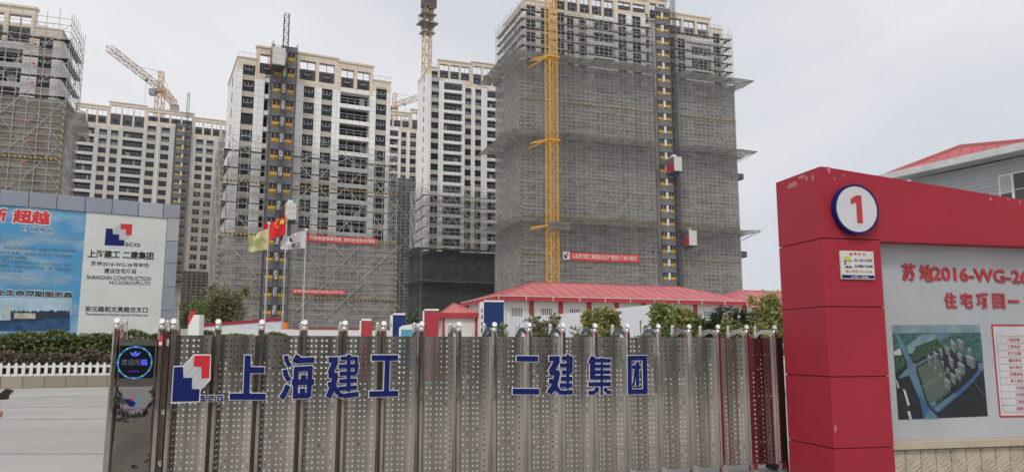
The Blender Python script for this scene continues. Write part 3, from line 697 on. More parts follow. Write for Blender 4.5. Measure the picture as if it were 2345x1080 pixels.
def crane(label, x, ybase, yslew, Y, jib_tip, cj_tip, apex_y, w_, col, zbase=60):
    p = at(x, yslew, Y); rt = thing('tower_crane', label, 'crane', (p.x, p.y, 0)); zs = p.z
    m = MB(); lattice(m, (0, 0, zbase), (0, 0, zs), w_, w_ * .9, .16); obj('mast', m, col, rt)
    ap = at(x, apex_y, Y).z
    m = MB(); lattice(m, (0, 0, zs), (0, 0, ap), w_ * .6, w_ * .8, .14); m.box(-w_ * .6, w_ * .6, -w_ * .6, w_ * .6, zs - .6, zs + .3); obj('tower_head', m, col, rt)
    def hor(px): 
        q = atz(px[0], px[1], zs + 1.0); return q - Vector((p.x, p.y, 0))
    if jib_tip:
        jt = hor(jib_tip); m = MB(); lattice(m, (0, 0, zs + 1.0), jt, w_ * .75, w_ * 1.2, .12); obj('jib', m, mat('jib_pale', (.50, .38, .27), .6), rt)
        m = MB(); m.beam((0, 0, ap), jt * .55 + Vector((0, 0, (zs + 1) * .45 + .8)) if False else Vector((jt.x * .55, jt.y * .55, zs + 1.8)), .07); m.beam((0, 0, ap), (jt.x * .28, jt.y * .28, zs + 1.8), .06); obj('tie_rod', m, HOISTD, rt)
        hk = Vector((jt.x * .3, jt.y * .3, zs)); m = MB(); m.beam(hk, hk - Vector((0, 0, 9)), .05); m.box(hk.x - .4, hk.x + .4, hk.y - .3, hk.y + .3, hk.z - .5, hk.z + .4); obj('hook_block', m, HOISTD, rt)
    if cj_tip:
        ct = hor(cj_tip); m = MB(); lattice(m, (0, 0, zs + 1.0), ct, w_ * .8, w_, .14); obj('counter_jib', m, col, rt)
        m = MB(); c = ct; m.box(c.x - 1.4, c.x + 1.4, c.y - 1.4, c.y + 1.4, zs - 2.2, zs + .6); obj('counterweight', m, CONC, rt)
        m = MB(); m.beam((0, 0, ap), (ct.x * .9, ct.y * .9, zs + 1.6), .06); obj('tie_rod', m, HOISTD, rt)
    m = MB(); m.box(-w_ * 1.4, -w_ * .5, -w_ * .7, w_ * .2, zs - 2.0, zs + .4); obj('cab', m, [mat('cab_grey', (.25, .28, .31), .4)], rt)
    return rt
OR = mat('crane_orange', (.60, .36, .17), .55, var=.15)
crane('orange tower crane with long sloping jib above the wide distant tower', 367, 300, 208, 290, (250, 111), (400, 238), 165, 2.6, OR)
crane('far pale crane peeping between the hoist tower and the slim tower', 903, 260, 246, 330, (985, 215), None, 214, 2.4, OR)
pc = at(977, 150, 240)
rt = thing('tower_crane', 'yellow and white crane mast rising behind the slim pale tower', 'crane', (pc.x, pc.y, 0), R(30))
m = MB(); zc = at(977, 78, 240).z; lattice(m, (0, 0, 50), (0, 0, zc), 2.3, 2.4, .2, br=.13); obj('mast', m, mat('crane_cream', (.60, .46, .30), .6, var=.2), rt)
m = MB(); z2 = at(977, 14, 240).z; lattice(m, (0, 0, zc), (0, 0, z2), 2.9, 2.2, .16, br=.12); lattice(m, (0, 0, zc), (0, 0, z2), 1.9, 2.4, .22, br=.14)
for z, e in ((zc + 3.2, 3.0), (zc, 2.2), (zc + 6.2, 2.5)): m.box(-e, e, -e * .8, e * .8, z, z + .25)
for sx in (-2.9, 2.9): m.beam((sx, 0, zc + 3.2), (sx, 0, zc + 5), .12)
obj('climbing_frame', m, mat('climbing_frame_steel', (.25, .20, .14), .6, var=.3), rt)
m = MB(); lattice(m, (0, 0, z2), (0, 0, z2 + 16), 1.9, 2.0, .25, br=.2); m.box(-1.8, 2.6, -1.5, 1.5, z2 - .6, z2 + 2.0); obj('slewing_unit', m, mat('slewing_dark', (.07, .055, .06), .6), rt)

# ================================================================== BANNERS on the scaffolds
def logo(parent, mp_, y, pad=True, name='company_emblem'):
    P = lambda pts: [mp_(a, b) for a, b in pts]
    gl = obj(name, MB(), [WHITE], parent) if False else None
    m = MB()
    if pad: m.prism(P([(75, 965), (115, 385), (265, 378), (430, 203), (698, 208), (688, 602), (537, 762), (522, 945)][::-1]), y, y + .004, 0)
    m.prism(P([(92, 938), (125, 402), (264, 397), (270, 570), (405, 570), (400, 742), (520, 746), (508, 928)][::-1]), y - .004, y, 1)
    m.prism(P([(440, 225), (685, 225), (665, 575), (552, 580), (550, 400), (430, 393)]), y - .0045, y, 2)
    for q in ([(428, 228), (424, 388), (272, 558), (266, 396)], [(424, 402), (546, 402), (405, 564), (280, 564)], [(548, 412), (543, 574), (403, 732), (408, 576)], [(542, 592), (652, 592), (530, 738), (408, 738)]):
        m.prism(P(q), y - .005, y, 3)
    return obj(name, m, [WHITE, DBLUE, LRED, LGREY], parent)
def banner(label, O, ang, yoff, p0, p1, p2, s, emblem=False):
    """p0 top-left, p1 top-right, p2 bottom-left pixels"""
    u0, z0 = onplane(*p0, O, ang, yoff); u1, z1 = onplane(*p1, O, ang, yoff); _, zb = onplane(*p2, O, ang, yoff)
    h = z0 - zb; zc = (z0 + z1) / 2
    p = Matrix.Rotation(ang, 3, 'Z') @ Vector((u0, yoff, 0))
    root = thing('slogan_banner', label, 'banner', (O[0] + p.x, O[1] + p.y, zc - h), ang, 'red slogan banners')
    L_ = u1 - u0; n = 14; vs = []
    for i in range(n + 1):
        t = i / n; x = L_ * t; e = .05 * math.sin(i * 1.7)
        vs += [(x, e, -.1 * math.sin(math.pi * t)), (x, -e, h - .06 * math.sin(math.pi * t))]
    m = MB(); m.add(vs, [(2 * i, 2 * i + 2, 2 * i + 3, 2 * i + 1) for i in range(n)]); obj('banner_cloth', m, mat('banner_red', (.62, .055, .06), .7, var=.08), root)
    a = L_ * (.11 if emblem else .04)
    text(root, s, a, L_ * .965, h * .18, h * .82, -.09, mat('banner_letter', (.80, .66, .58), .7), .012)
    if emblem:
        m = MB(); m.box(0, L_ * .085, -.10, -.07, .02, h - .02); obj('emblem_field', m, WHITE, root)
        sc = h * .72 / 740; logo(root, lambda a_, b_: (L_ * .012 + (a_ - 75) * sc, h * .14 + (965 - b_) * sc), -.11, False)
banner('upper red slogan banner tied across the white tower scaffold', OB, AB, -1.62, (702, 538), (864, 545), (702, 552), '落实安全规章制度  强化安全防范措施')
banner('lower narrow red slogan banner on the white tower netting', OB, AB, -1.62, (668, 661), (790, 664), (668, 671), '维护劳动者合法权益 打造诚信企业文明工地')
banner('red slogan banner with a white emblem end on the tall netted scaffold', OD, AD, -1.75, (1289, 574), (1463, 585), (1289, 592), '认真贯彻建工集团安全生产管理十条指令要求', True)
# small projecting loading platforms on the netted scaffold's right edge
for z, lb in ((39.2, 'upper of the two small loading platforms jutting from the netted scaffold'), (21.5, 'lower of the two small loading platforms jutting from the netted scaffold')):
    p = Matrix.Rotation(AD, 3, 'Z') @ Vector((50.2, 1, 0)); m = MB(); m.box(0, 2.4, -1, 1, 0, .15)
    rt = thing('loading_platform', lb, 'platform', (OD[0] + p.x, OD[1] + p.y, z), AD, 'loading platforms'); obj('platform_deck', m, PLANK, rt)
    m = MB(); m.box(0, 2.4, -1.05, -1.0, .2, 1.3); m.box(2.4, 2.45, -1, 1, .2, 1.3); m.box(0, 2.4, 1.0, 1.05, .2, 1.3); obj('platform_guard', m, NET_F, rt)

# ================================================================== SITE OFFICES
def hip_building(label, O, ang, W, D, he, hr, r0, r1, over=.5, nwin=9, colsp=None, windows=True):
    root = thing('site_office', label, 'building', (O[0], O[1], 0), ang)
    m = MB(); m.box(0, W, 0, D, 0, he); obj('wall', m, CREAM, root)
    o_ = over; e = he - .05
    A = [(-o_, -o_, e), (W + o_, -o_, e), (W + o_, D + o_, e), (-o_, D + o_, e)]; r_ = [(r0, D / 2, hr), (r1, D / 2, hr)]
    m = MB(); m.add(A + r_, [(0, 1, 5, 4), (1, 2, 5), (2, 3, 4, 5), (3, 0, 4), (3, 2, 1, 0)])
    n = int((W + 2 * o_) / .9)
    for i in range(1, n):       # standing seams
        x = -o_ + (W + 2 * o_) * i / n
        k = min(1, (x + o_) / (r0 + o_), (W + o_ - x) / (W + o_ - r1))
        xe = x; p = (x, -o_, e + .03); q = (x, -o_ + (D / 2 + o_) * k, e + (hr - e) * k + .03)
        m.beam(p, q, .02)
    n = int((D + 2 * o_) / .9)
    for i in range(1, n):
        y = -o_ + (D + 2 * o_) * i / n; k = min(1, (y + o_) / (D / 2 + o_), (D + o_ - y) / (D / 2 + o_))
        m.beam((-o_, y, e + .03), (-o_ + (r0 + o_) * k, y, e + (hr - e) * k + .03), .02)
    for a, b in ((0, 4), (3, 4), (1, 5), (2, 5), (4, 5)):
        m.beam((A + r_)[a], (A + r_)[b], .07)
    obj('roof', m, REDROOF, root)
    m = MB(); m.box(-o_, W + o_, -o_ - .12, -o_ - .003, e - .27, e + .02); m.box(-o_ - .12, -o_ - .003, -o_, D + o_, e - .27, e + .02)
    m.box(-o_ - .12, W + o_ + .12, -o_ - .15, -o_ - .10, e + .022, e + .06, 1); m.box(-o_ - .15, -o_ - .1, -o_ - .1, D + o_, e + .022, e + .06, 1)
    k = -o_
    while k < W + o_: m.box(k, k + .06, -o_ - .135, -o_ - .121, e - .26, e + .02, 1); k += 2.1
    obj('gutter', m, [REDP, CREAM], root)
    cs = colsp or 2.3; x = cs
    while x < W - .3:
        m = MB(); m.box(x - .17, x + .17, -.06, -.003, 0, he - .3); obj('red_column', m, REDP, root); x += cs
    m = MB(); m.box(-.08, .1, -.08, -.003, 0, he - .3); obj('corner_column', m, WHITE, root)
    m = MB(); m.box(-.06, -.003, D * .45, D * .45 + .3, 0, he - .35); obj('red_column', m, REDP, root)
    m = MB(); m.box(.02, W - .02, -.05, -.003, he - .28, he - .12); obj('eave_band', m, REDP, root)
    wm = MB(); wm.box(-.5, .5, -.03, 0, 0, 1.35, 1); wm.quad((-.46, -.035, .04), (.46, -.035, .04), (.46, -.035, 1.31), (-.46, -.035, 1.31), 0)
    for t in range(7): xx = -.44 + .88 * t / 6; wm.box(xx - .03, xx + .03, -.07, -.04, .02, 1.33, 1)
    wm.box(-.5, .5, -.075, -.04, .62, .70, 1)
    wme = wm.mesh('barred_window', [GLASS, WHITE])
    if windows:
        x = cs * .5; i = 0
        while x < W - 1: 
            obj('barred_window', wme, None, root, (x, -.002, he - 2.15)); x += cs
        m = MB(); m.box(-.05, -.003, D * .55, D * .55 + .5, he - 2.0, he - 1.2); obj('side_window', m, GLASS, root)
    x = cs * 3.1
    for px_, py_ in ((x, -.1), (.15, -.15)):
        m = MB(); m.beam((px_, py_, 0), (px_, py_, he - .2), .05, 6); obj('drain_pipe', m, WHITE, root)
    return root
OO = (-.75, 55.6)
hip_building('long white site office with red hipped roof and barred windows', OO, R(19.7), 21.4, 8.2, 5.25, 6.65, 4.1, 17.2, .45)
pb = at(1786, 672, 70)
hip_building('second white site office with red roof, mostly hidden behind the number sign wall', (pb.x - 4.5, 71), R(19.7), 18, 9, 5.3, 7.2, 4.6, 13, .45, windows=False)
# grey workshop, upper right
EA = atz(2018, 403, 7.0); EB = atz(2345, 329, 7.0); u_ = math.atan2(EA.y - EB.y, EA.x - EB.x) - math.pi / 2
WO = Vector((EA.x, EA.y, 0)); wrot = Matrix.Rotation(-u_, 3, 'Z')
rt = thing('grey_workshop', 'grey corrugated prefab building with red roof behind the sign wall, top right', 'building', (WO.x, WO.y, 0), u_)
D_ = 4.6; zt_ = 6.82; k = 62; m = MB(); xw = .62
for i in range(k):      # horizontal corrugation of the left face
    z0 = zt_ * i / k; z1 = zt_ * (i + 1) / k; za = z0 + (z1 - z0) * .35; zb2 = z0 + (z1 - z0) * .5; zc2 = z0 + (z1 - z0) * .85
    for (xa, p0), (xb, p1) in zip([(xw, z0), (xw, za), (xw - .03, zb2), (xw - .03, zc2)], [(xw, za), (xw - .03, zb2), (xw - .03, zc2), (xw, z1)]):
        m.quad((xa, -D_, p0), (xa, -.6, p0), (xb, -.6, p1), (xb, -D_, p1))
m.box(xw + .01, 9, -D_, -.6, 0, zt_)
obj('wall', m, mat('corrugated_grey', (.46, .485, .50), .45, var=.05, metal=.1), rt)
loc_ = lambda p: wrot @ (p - Vector((WO.x, WO.y, 0)))
D2 = 5.1; e = 7.0; rp_ = None
for q_ in range(200):      # apex on the sight line, midway along the end face
    c_ = at(2200, 334, 22 + q_ * .05)
    if rp_ is None or abs(loc_(c_).y + D2 * .5) < abs(loc_(rp_).y + D2 * .5): rp_ = c_
P1 = loc_(rp_); P2 = P1 + Vector((8, 0, 0)); A = [Vector((0, 0, e)), Vector((0, -D2, e)), P2, P1, Vector((P1.x + 10, 0, e)), Vector((P1.x + 10, -D2, e))]
m = MB(); m.add(A, [(1, 0, 3), (0, 4, 2, 3), (1, 3, 2, 5), (2, 4, 5), (0, 1, 5, 4)])
for i in range(1, 14):
    f = i / 14; y_ = -D2 * f; k_ = min(1, f * 2, (1 - f) * 2); m.beam((0, y_, e + .015), (P1.x * k_, y_, e + (P1.z - e) * k_ + .015), .016)
m.beam(A[0], A[3], .05); m.beam(A[3], A[1], .05); m.beam(A[3], A[2], .05)
obj('roof', m, REDROOF, rt)
m = MB(); m.box(-.10, -.003, -D2 - .1, .05, e - .17, e + .03); obj('white_fascia', m, mat('fascia_grey_white', (.55, .56, .57), .5), rt)
m = MB(); m.box(-.003, xw, -D2, 0, e - .16, e - .06); obj('soffit', m, mat('soffit_grey', (.40, .41, .42), .6), rt)
wq = [onplane(px, py, (WO.x + math.cos(u_) * xw, WO.y + math.sin(u_) * xw), u_ + math.pi / 2) for px, py in ((2288, 402), (2319, 398), (2288, 456))]
y1_, y2_ = wq[0][0], wq[1][0]; zt2 = wq[0][1]; zb2 = zt2 - 1.25; y3_ = y1_ + (y2_ - y1_) * 2.1
m = MB(); m.box(xw - .07, xw - .033, y3_, y1_, zb2, zt2, 0)
for a_, b_ in ((y1_, y2_), (y2_, y3_)):
    ya, yb = a_ - .05, b_ + .03; zm_ = zt2 - .55 if a_ == y1_ else zt2 - .5
    m.quad((xw - .075, ya, zb2 + .05), (xw - .075, yb, zb2 + .05), (xw - .075, yb, zm_), (xw - .075, ya, zm_), 1); m.quad((xw - .075, ya, zm_ + .02), (xw - .075, yb, zm_ + .02), (xw - .075, yb, zt2 - .05), (xw - .075, ya, zt2 - .05), 2 if a_ == y1_ else 1)
obj('sliding_window', m, [WHITE, mat('workshop_glass', (.05, .06, .07), .1), mat('roller_blind', (.45, .45, .44), .8)], rt)
# guard booth
gp = at(1013, 770, 45); gp2 = at(1092, 770, 46); 
rt = thing('guard_booth', 'small cream guard booth with pyramid red roof', 'booth', (gp.x, gp.y, 0), R(8))
wb = 2.02; he = at(1050, 728, 45.3).z; ap = at(1038, 694, 46.2).z
m = MB(); m.box(0, wb, 0, 2.2, 0, he); obj('wall', m, CREAM, rt)
m = MB(); e = he + .3; cx_, cy_ = .72, 1.1
A = [(-.1, -.15, e), (wb + .05, -.15, e), (wb + .05, 2.3, e), (-.1, 2.3, e), (cx_, cy_, ap)]
m.add(A, [(0, 1, 4), (1, 2, 4), (2, 3, 4), (3, 0, 4), (3, 2, 1, 0)])
for a in range(4): m.beam(A[a], A[4], .05)
for t in (.3, .62, .8): m.beam((wb * t, -.15, e + .02), (cx_ + (wb * t - cx_) * .35, -.15 + (cy_ + .15) * .65, e + (ap - e) * .65 + .02), .025)
obj('roof', m, REDROOF, rt)
m = MB(); m.box(-.15, wb + .12, -.2, 2.35, he + .003, e - .003); obj('eave_band', m, REDP, rt)
m = MB(); m.box(-.02, .12, -.06, -.003, 0, he); m.box(wb - .14, wb + .02, -.06, -.003, 0, he); obj('red_column', m, REDP, rt)
m = MB(); m.box(1.0, 1.75, -.05, -.003, 0, 2.35, 0); m.quad((1.1, -.056, .1), (1.65, -.056, .1), (1.65, -.056, 2.22), (1.1, -.056, 2.22), 1); m.box(1.34, 1.4, -.06, -.05, .1, 2.2, 0); obj('door', m, [WHITE, GLASS], rt)
# coloured sign boxes behind the gate
def sign_box(name, label, x0, x1, ytop, Y, side, m_, s=None, dep=1.0, slope=0.0):
    a = at(x0, ytop, Y); b = at(x1, ytop, Y); rt = thing(name, label, 'sign', (a.x, a.y, 0), R(6), 'coloured sign boxes behind the gate'); wd = (b.x - a.x); h = a.z
    m = MB(); m.prism([(0, 0), (wd, 0), (wd, h - slope), (0, h)], 0, dep); obj('sign_body', m, m_, rt)
    sw = side / F * Y
    m = MB(); m.box(-sw, -.003, -.05, dep + .05, 0, h); m.box(-.003, wd, -.03, .06, h + .003, h + .1); obj('white_edge', m, WHITE, rt)
    if s:
        hh = .26
        for i, ch in enumerate(s): text(rt, ch, -sw + .04, -.05, h - .6 - i * hh * 1.4, h - .6 - i * hh * 1.4 + hh, -.055, DBLUE, .015)
    return rt
sign_box('sign_pillar', 'red sign pillar with white left edge, left of the small guard booth', 972, 1005, 711, 40, 4, REDP, '安全', 1.2, .05)
sign_box('sign_pillar', 'large blue sign pillar with white left edge, in front of the site office corner', 1108, 1154, 691, 43, 8, BLUE, '质量第一', 1.2)
sign_box('sign_pillar', 'smaller blue sign pillar above the trailer window, left of the dark green shrub', 900, 928, 721, 38, 6, BLUE, 'N', 1.0)
sign_box('sign_pillar', 'smaller red sign pillar poking above the middle of the gate', 828, 850, 734, 36, 4, REDP, None, .9)
# white display trailer
a = at(914, 745, 34); rt = thing('display_cabinet', 'white rounded display cabinet with blue glass, behind the gate', 'cabinet', (a.x, a.y, 0), R(6))
m = MB(); h = a.z; m.prism([(0, 0), (1.05, 0), (1.05, h + .1), (.9, h + .12), (.12, h), (0, h - .1)], 0, 1.0); obj('cabinet_body', m, WHITE, rt)
m = MB(); m.box(.1, .96, -.03, -.003, .8, h - .17); obj('blue_glass', m, mat('blue_display_glass', (.10, .33, .50), .2), rt)
# white site hoarding with red edge
a = at(432, 752, 40); b = at(990, 759, 44)
an = math.atan2(b.y - a.y, b.x - a.x); ln = math.hypot(b.x - a.x, b.y - a.y)
rt = thing('site_hoarding', 'low white hoarding with a thin red top edge behind the gate', 'fence', (a.x, a.y, 0), an)
m = MB(); m.box(0, ln, 0, .1, 0, a.z); obj('hoarding_panel', m, WHITE, rt)
m = MB(); m.box(5.2, ln, -.02, .12, a.z + .003, a.z + .07); obj('red_coping', m, REDP, rt)
a = at(455, 748, 47); b = at(645, 737, 47)
rt = thing('sloped_hoarding', 'long white board with red rim rising to the right, left part behind the gate', 'fence', (a.x, a.y, 0), 0)
wd = b.x - a.x; h0, h1 = a.z, b.z + .1
m = MB(); m.prism([(0, 0), (wd, 0), (wd, h1), (0, h0)], 0, .15); obj('board', m, mat('pale_blue_board', (.58, .62, .66), .6), rt)
m = MB(); m.prism([(-.05, h0 + .003), (wd + .08, h1 + .003), (wd + .08, h1 + .17), (-.05, h0 + .16)], -.05, .2); m.box(wd + .003, wd + .2, -.05, .2, h1 - .75, h1); obj('red_rim', m, RED, rt)
a = at(647, 741, 46.5); m = MB(); m.box(0, .28, 0, .3, a.z - .6, a.z + .1); m.beam((.14, .15, 0), (.14, .15, a.z - .6), .04); tag(obj('warning_lamp', m, mat('orange_lamp', (.75, .22, .03), .4), None, (a.x, a.y, 0)), 'small orange box on a post at the end of the sloping board', 'warning box')
# small white and red gate ornament
a = at(430, 760, 33); rt = thing('gate_sculpture', 'white sail shaped pillar with a red flag-like fin, left behind the gate', 'sign', (a.x, a.y, 0), 0)
z = lambda y: at(430, y, 33).z
xx = lambda p: (p - 430) / F * 33
m = MB(); m.prism([(xx(430), 0), (xx(455), 0), (xx(455), z(720)), (xx(442), z(720)), (xx(430), z(746))], 0, .5); obj('white_sail', m, WHITE, rt)
m = MB(); m.prism([(xx(426), 0), (xx(430), 0), (xx(430), z(748)), (xx(441), z(711)), (xx(428), z(712)), (xx(426), z(735))], .12, .4); obj('red_fin', m, REDP, rt)
m = MB(); m.box(xx(411), xx(429), .1, .6, 0, z(752)); obj('grey_plinth', m, CONC, rt)
# white sheets / hoarding behind the trees
def sheet(label, pts, Y, dep=.12):
    a = at(*pts[0], Y); q = [at(px, py, Y) for px, py in pts]
    m = MB(); m.prism([(p.x - a.x, p.z) for p in q], 0, dep); 
    tag(obj('white_hoarding_sheet', m, mat('white_sheet', (.60, .61, .66), .5, var=.05), None, (a.x, a.y, 0)), label, 'hoarding', 'white sheets behind the trees')
sheet('broad pale sheet with sloping top, behind the leftmost trees in front of the office', [(1160, 790), (1160, 730), (1213, 722), (1270, 720), (1330, 714), (1330, 790)], 48)
sheet('pale sheet with high sloping top, between the bamboo-like tree and the large green bush', [(1405, 790), (1405, 707), (1490, 697), (1515, 702), (1515, 790)], 49)
# flagpoles with flags
def flag(label, flabel, px_top, px_bot, Y, pts, m_, stars=False, lg=False, grp='flagpoles behind the gate'):
    t = at(*px_top, Y); b = at(*px_bot, Y); x = t.x
    rt = thing('flagpole', label, 'flagpole', (x, Y, 0), 0, grp)
    m = MB(); m.beam((0, 0, 0), (0, 0, t.z), .055, 8, r2=.035); obj('pole', m, mat('pole_silver', (.52, .52, .52), .35, metal=.5), rt)
    m = MB(); m.lathe([(0.01, -.09), (.07, -.06), (.09, 0), (.07, .06), (.01, .09)], 8, (0, 0, t.z + .08)); obj('finial', m, WHITE, rt)
    m = MB(); m.beam((0, 0, 0), (0, 0, 1.2), .1, 8); obj('pole_base', m, CONC, rt)
    # flag: grid between hoist edge and fly edge (pixel outline points of the cloth at the pole's distance)
    q = [at(px, py, Y) for px, py in pts]      # hoist top, hoist bottom, fly bottom, fly top
    fr = thing('flag', flabel, 'flag', (x, Y, q[1].z), 0, 'flags flying to the left')
    n = 16; k = 10; vs = []
    def P(s, t_):
        p = q[0] * (1 - s) * t_ + q[1] * (1 - s) * (1 - t_) + q[2] * s * (1 - t_) + q[3] * s * t_
        wv = math.sin(s * 8 + t_ * 1.6) * .22 * s ** .6 + math.sin(s * 15 + t_ * 4) * .05 * s
        return (p.x - x, wv, p.z - q[1].z + .1 * math.sin(s * 6 + 1) * s)
    for i in range(n + 1):
        for j in range(k + 1): vs.append(P(i / n, j / k))
    m = MB(); m.add(vs, [(i * (k + 1) + j, i * (k + 1) + j + 1, (i + 1) * (k + 1) + j + 1, (i + 1) * (k + 1) + j) for i in range(n) for j in range(k)])
    obj('flag_cloth', m, m_, fr, smooth=True)
    if stars:
        def star(s, t_, r):
            c = P(s, t_); pts_ = []
            for i in range(10):
                rr = r if i % 2 == 0 else r * .4; a = math.pi / 2 + i * math.pi / 5; pts_.append((c[0] + rr * math.cos(a), c[1] - .05, c[2] + rr * math.sin(a)))
            mm = MB(); mm.add([(c[0], c[1] - .05, c[2])] + pts_, [(0, i + 1, (i + 1) % 10 + 1) for i in range(10)]); obj('star', mm, YELP if False else mat('star_yellow', (.8, .55, .03), .6), fr)
        star(.2, .78, .24)
        for s, t_ in ((.36, .92), (.43, .80), (.43, .65), (.36, .52)): star(s, t_, .075)
    if lg:
        c = P(.5, .62); sc = .34 / 700
        if lg == 1: logo(fr, lambda a_, b_: (c[0] - .16 + (a_ - 75) * sc, c[2] + .2 - (b_ - 200) * sc), c[1] - .2, False, 'flag_emblem')
        for i, ch in enumerate('上海建工' if lg == 1 else '安全生产'):
            cc = P(.78 - .17 * i, .2 if lg == 1 else .5); h = .12 if lg == 1 else .17
            text(fr, ch, cc[0] - h, cc[0] + h, cc[2] - h, cc[2] + h, cc[1] - .1, INK if lg == 1 else mat('flag_green', (.25, .33, .12), .7), .01)
    return rt
flag('left flagpole, carrying the yellow flag', 'pale yellow flag at the left pole', (616, 514), (604, 745), 44, [(615, 523), (614, 570), (566, 576), (570, 541)], mat('flag_yellow', (.62, .57, .28), .75, var=.1), lg=2)
flag('middle flagpole, tallest, carrying the red flag', 'red national flag with yellow stars', (657, 492), (646, 750), 46, [(657, 496), (655, 536), (606, 553), (602, 514)], mat('flag_red', (.66, .012, .015), .7, var=.1), stars=True)
flag('right flagpole, carrying the white flag', 'white company flag with small emblem', (701, 529), (692, 745), 44, [(701, 527), (700, 568), (638, 570), (650, 541)], mat('flag_white', (.60, .58, .60), .75, var=.08), lg=1)

# ================================================================== PLANTS
def branch_pts(rng, h, spread):
    pts = []
    for i in range(rng.randint(4, 6)):
        a = rng.uniform(0, 6.28); t = rng.uniform(.35, .8)
        pts.append((Vector((0, 0, h * t)), Vector((math.cos(a) * spread * rng.uniform(.4, .9), math.sin(a) * spread * rng.uniform(.4, .9), h * min(.97, t + rng.uniform(.1, .35))))))
    return pts
def leaf_cloud(mb, rng, c, r, n, size, long=1.6, droop=0.0):
    for _ in range(n):
        v = Vector((rng.gauss(0, 1), rng.gauss(0, 1), rng.gauss(0, 1))).normalized() * (rng.random() ** .45)
        p = Vector((c[0] + v.x * r[0], c[1] + v.y * r[1], c[2] + v.z * r[2]))
        d = Vector((rng.gauss(0, 1), rng.gauss(0, 1), rng.gauss(0, .7) - droop)).normalized(); e = d.cross(Vector((rng.gauss(0, 1), rng.gauss(0, 1), rng.gauss(0, 1)))).normalized()
        s = size * rng.uniform(.6, 1.3); l = s * long
        mb.add([p - d * l * .5, p + e * s * .35, p + d * l * .5, p - e * s * .35], [(0, 1, 2, 3)])
def tree(label, loc, h, spread, lm, seed, n=900, size=.22, base=.3, long=1.7, name='tree', cat='tree', droop=0.0, clumps=16, tr=.06, group=None):
    rng = random.Random(seed); rt = thing(name, label, cat, (loc[0], loc[1], 0), 0, group)
    t = MB(); pts = [Vector((0, 0, 0))]
    for i in range(4): pts.append(Vector((rng.uniform(-.1, .1) * spread * .4, rng.uniform(-.1, .1), h * .2 * (i + 1))))
    for i in range(4): t.beam(pts[i], pts[i + 1], tr * (1 - i * .2), 7, r2=tr * (.8 - i * .2))
    br = branch_pts(rng, h, spread)
    for a, b in br: t.beam(a, b, tr * .45, 5, r2=tr * .15)
    obj('trunk', t, BARK, rt)
    c = MB(); n = int(n * 1.5); size *= .8; shoots = int(clumps * 1.7)
    for i in range(shoots):
        a = rng.uniform(0, 6.28); zz = rng.uniform(base + .12, 1.0); pr = spread * rng.uniform(.15, 1.0) * (1.0 if zz < .8 else .65)
        p0 = Vector((math.cos(a) * pr * .35, math.sin(a) * pr * .35, h * max(.2, zz - .38))); p1 = Vector((math.cos(a) * pr, math.sin(a) * pr, h * zz))
        for _ in range(n // shoots):
            q = p0.lerp(p1, rng.uniform(.25, 1.03)); sc_ = spread * .11; q = q + Vector((rng.gauss(0, sc_), rng.gauss(0, sc_), rng.gauss(0, sc_)))
            d = Vector((rng.gauss(0, 1), rng.gauss(0, 1), rng.gauss(.2, .8) - droop)).normalized(); e = d.cross(Vector((rng.gauss(0, 1), rng.gauss(0, 1), rng.gauss(0, 1)))).normalized()
            s = size * rng.uniform(.6, 1.3); l = s * long
            c.add([q - d * l * .5, q + e * s * .35, q + d * l * .5, q - e * s * .35], [(0, 1, 2, 3)])
    for a, b in br: leaf_cloud(c, rng, b, (spread * .2,) * 3, n // 60, size, long, droop)
    obj('crown', c, lm, rt); return rt
LV_Y = leaves('leaf_yellow_green', [(.15, .17, .04), (.28, .29, .08), (.44, .42, .17), (.22, .24, .07)])
LV_M = leaves('leaf_mid_green', [(.08, .125, .035), (.17, .225, .06), (.30, .33, .11)])
LV_D = leaves('leaf_dark_green', [(.022, .04, .02), (.05, .08, .035), (.10, .135, .06)], .4, .12)
LV_O = leaves('leaf_olive', [(.10, .11, .045), (.20, .20, .09), (.30, .28, .16)])
LV_H = leaves('leaf_hedge', [(.05, .075, .028), (.12, .16, .05), (.28, .30, .10), (.09, .125, .04)], .45, .15)
LV_R = leaves('leaf_hedge_maroon', [(.075, .055, .042), (.155, .105, .085), (.095, .11, .05)], .6, .1)
def ground_at(x, Y): p = at(x, 795, Y); return (p.x, p.y)
tree('broad olive green tree left of the white tower, over the billboard', ground_at(502, 55), at(502, 657, 55).z, 2.05, LV_O, 3, 5200, .22, .3, 1.6, clumps=44, tr=.12)
tree('low dark green tree just right of the billboard', ground_at(438, 50), at(438, 690, 50).z, 1.4, LV_M, 5, 2600, .18, .25, 1.6)
tree('dark round shrub behind the blue and red sign pillars', ground_at(950, 47), at(950, 712, 47).z, 1.1, LV_D, 7, 2000, .16, .3, 1.4, name='shrub', cat='shrub')
tree('thin bamboo-like sapling with sparse dark leaves', ground_at(1243, 30), at(1243, 718, 30).z, .85, LV_O, 11, 900, .15, .35, 2.4, droop=.4, clumps=14, tr=.03, group='small trees along the gate')
tree('feathery yellow green tree before the middle of the site office', ground_at(1362, 31), at(1362, 703, 31).z, .92, LV_Y, 13, 3000, .15, .3, 2.3, droop=.5, clumps=34, tr=.035, group='small trees along the gate')
tree('slender yellow green sapling right of the feathery tree', ground_at(1407, 31), at(1407, 706, 31).z, .45, LV_Y, 14, 900, .14, .4, 2.3, droop=.4, clumps=8, tr=.02, group='small trees along the gate')
tree('low green plant beside the blue pillar, seen over the gate', ground_at(1150, 30), at(1150, 737, 30).z, .4, LV_M, 17, 350, .11, .3, 2.0, name='shrub', cat='shrub')
tree('tall bright green tree touching the office gutter', ground_at(1515, 30), at(1515, 694, 30).z, .86, LV_M, 19, 3600, .16, .35, 2.0, droop=.3, clumps=38, tr=.04, group='small trees along the gate')
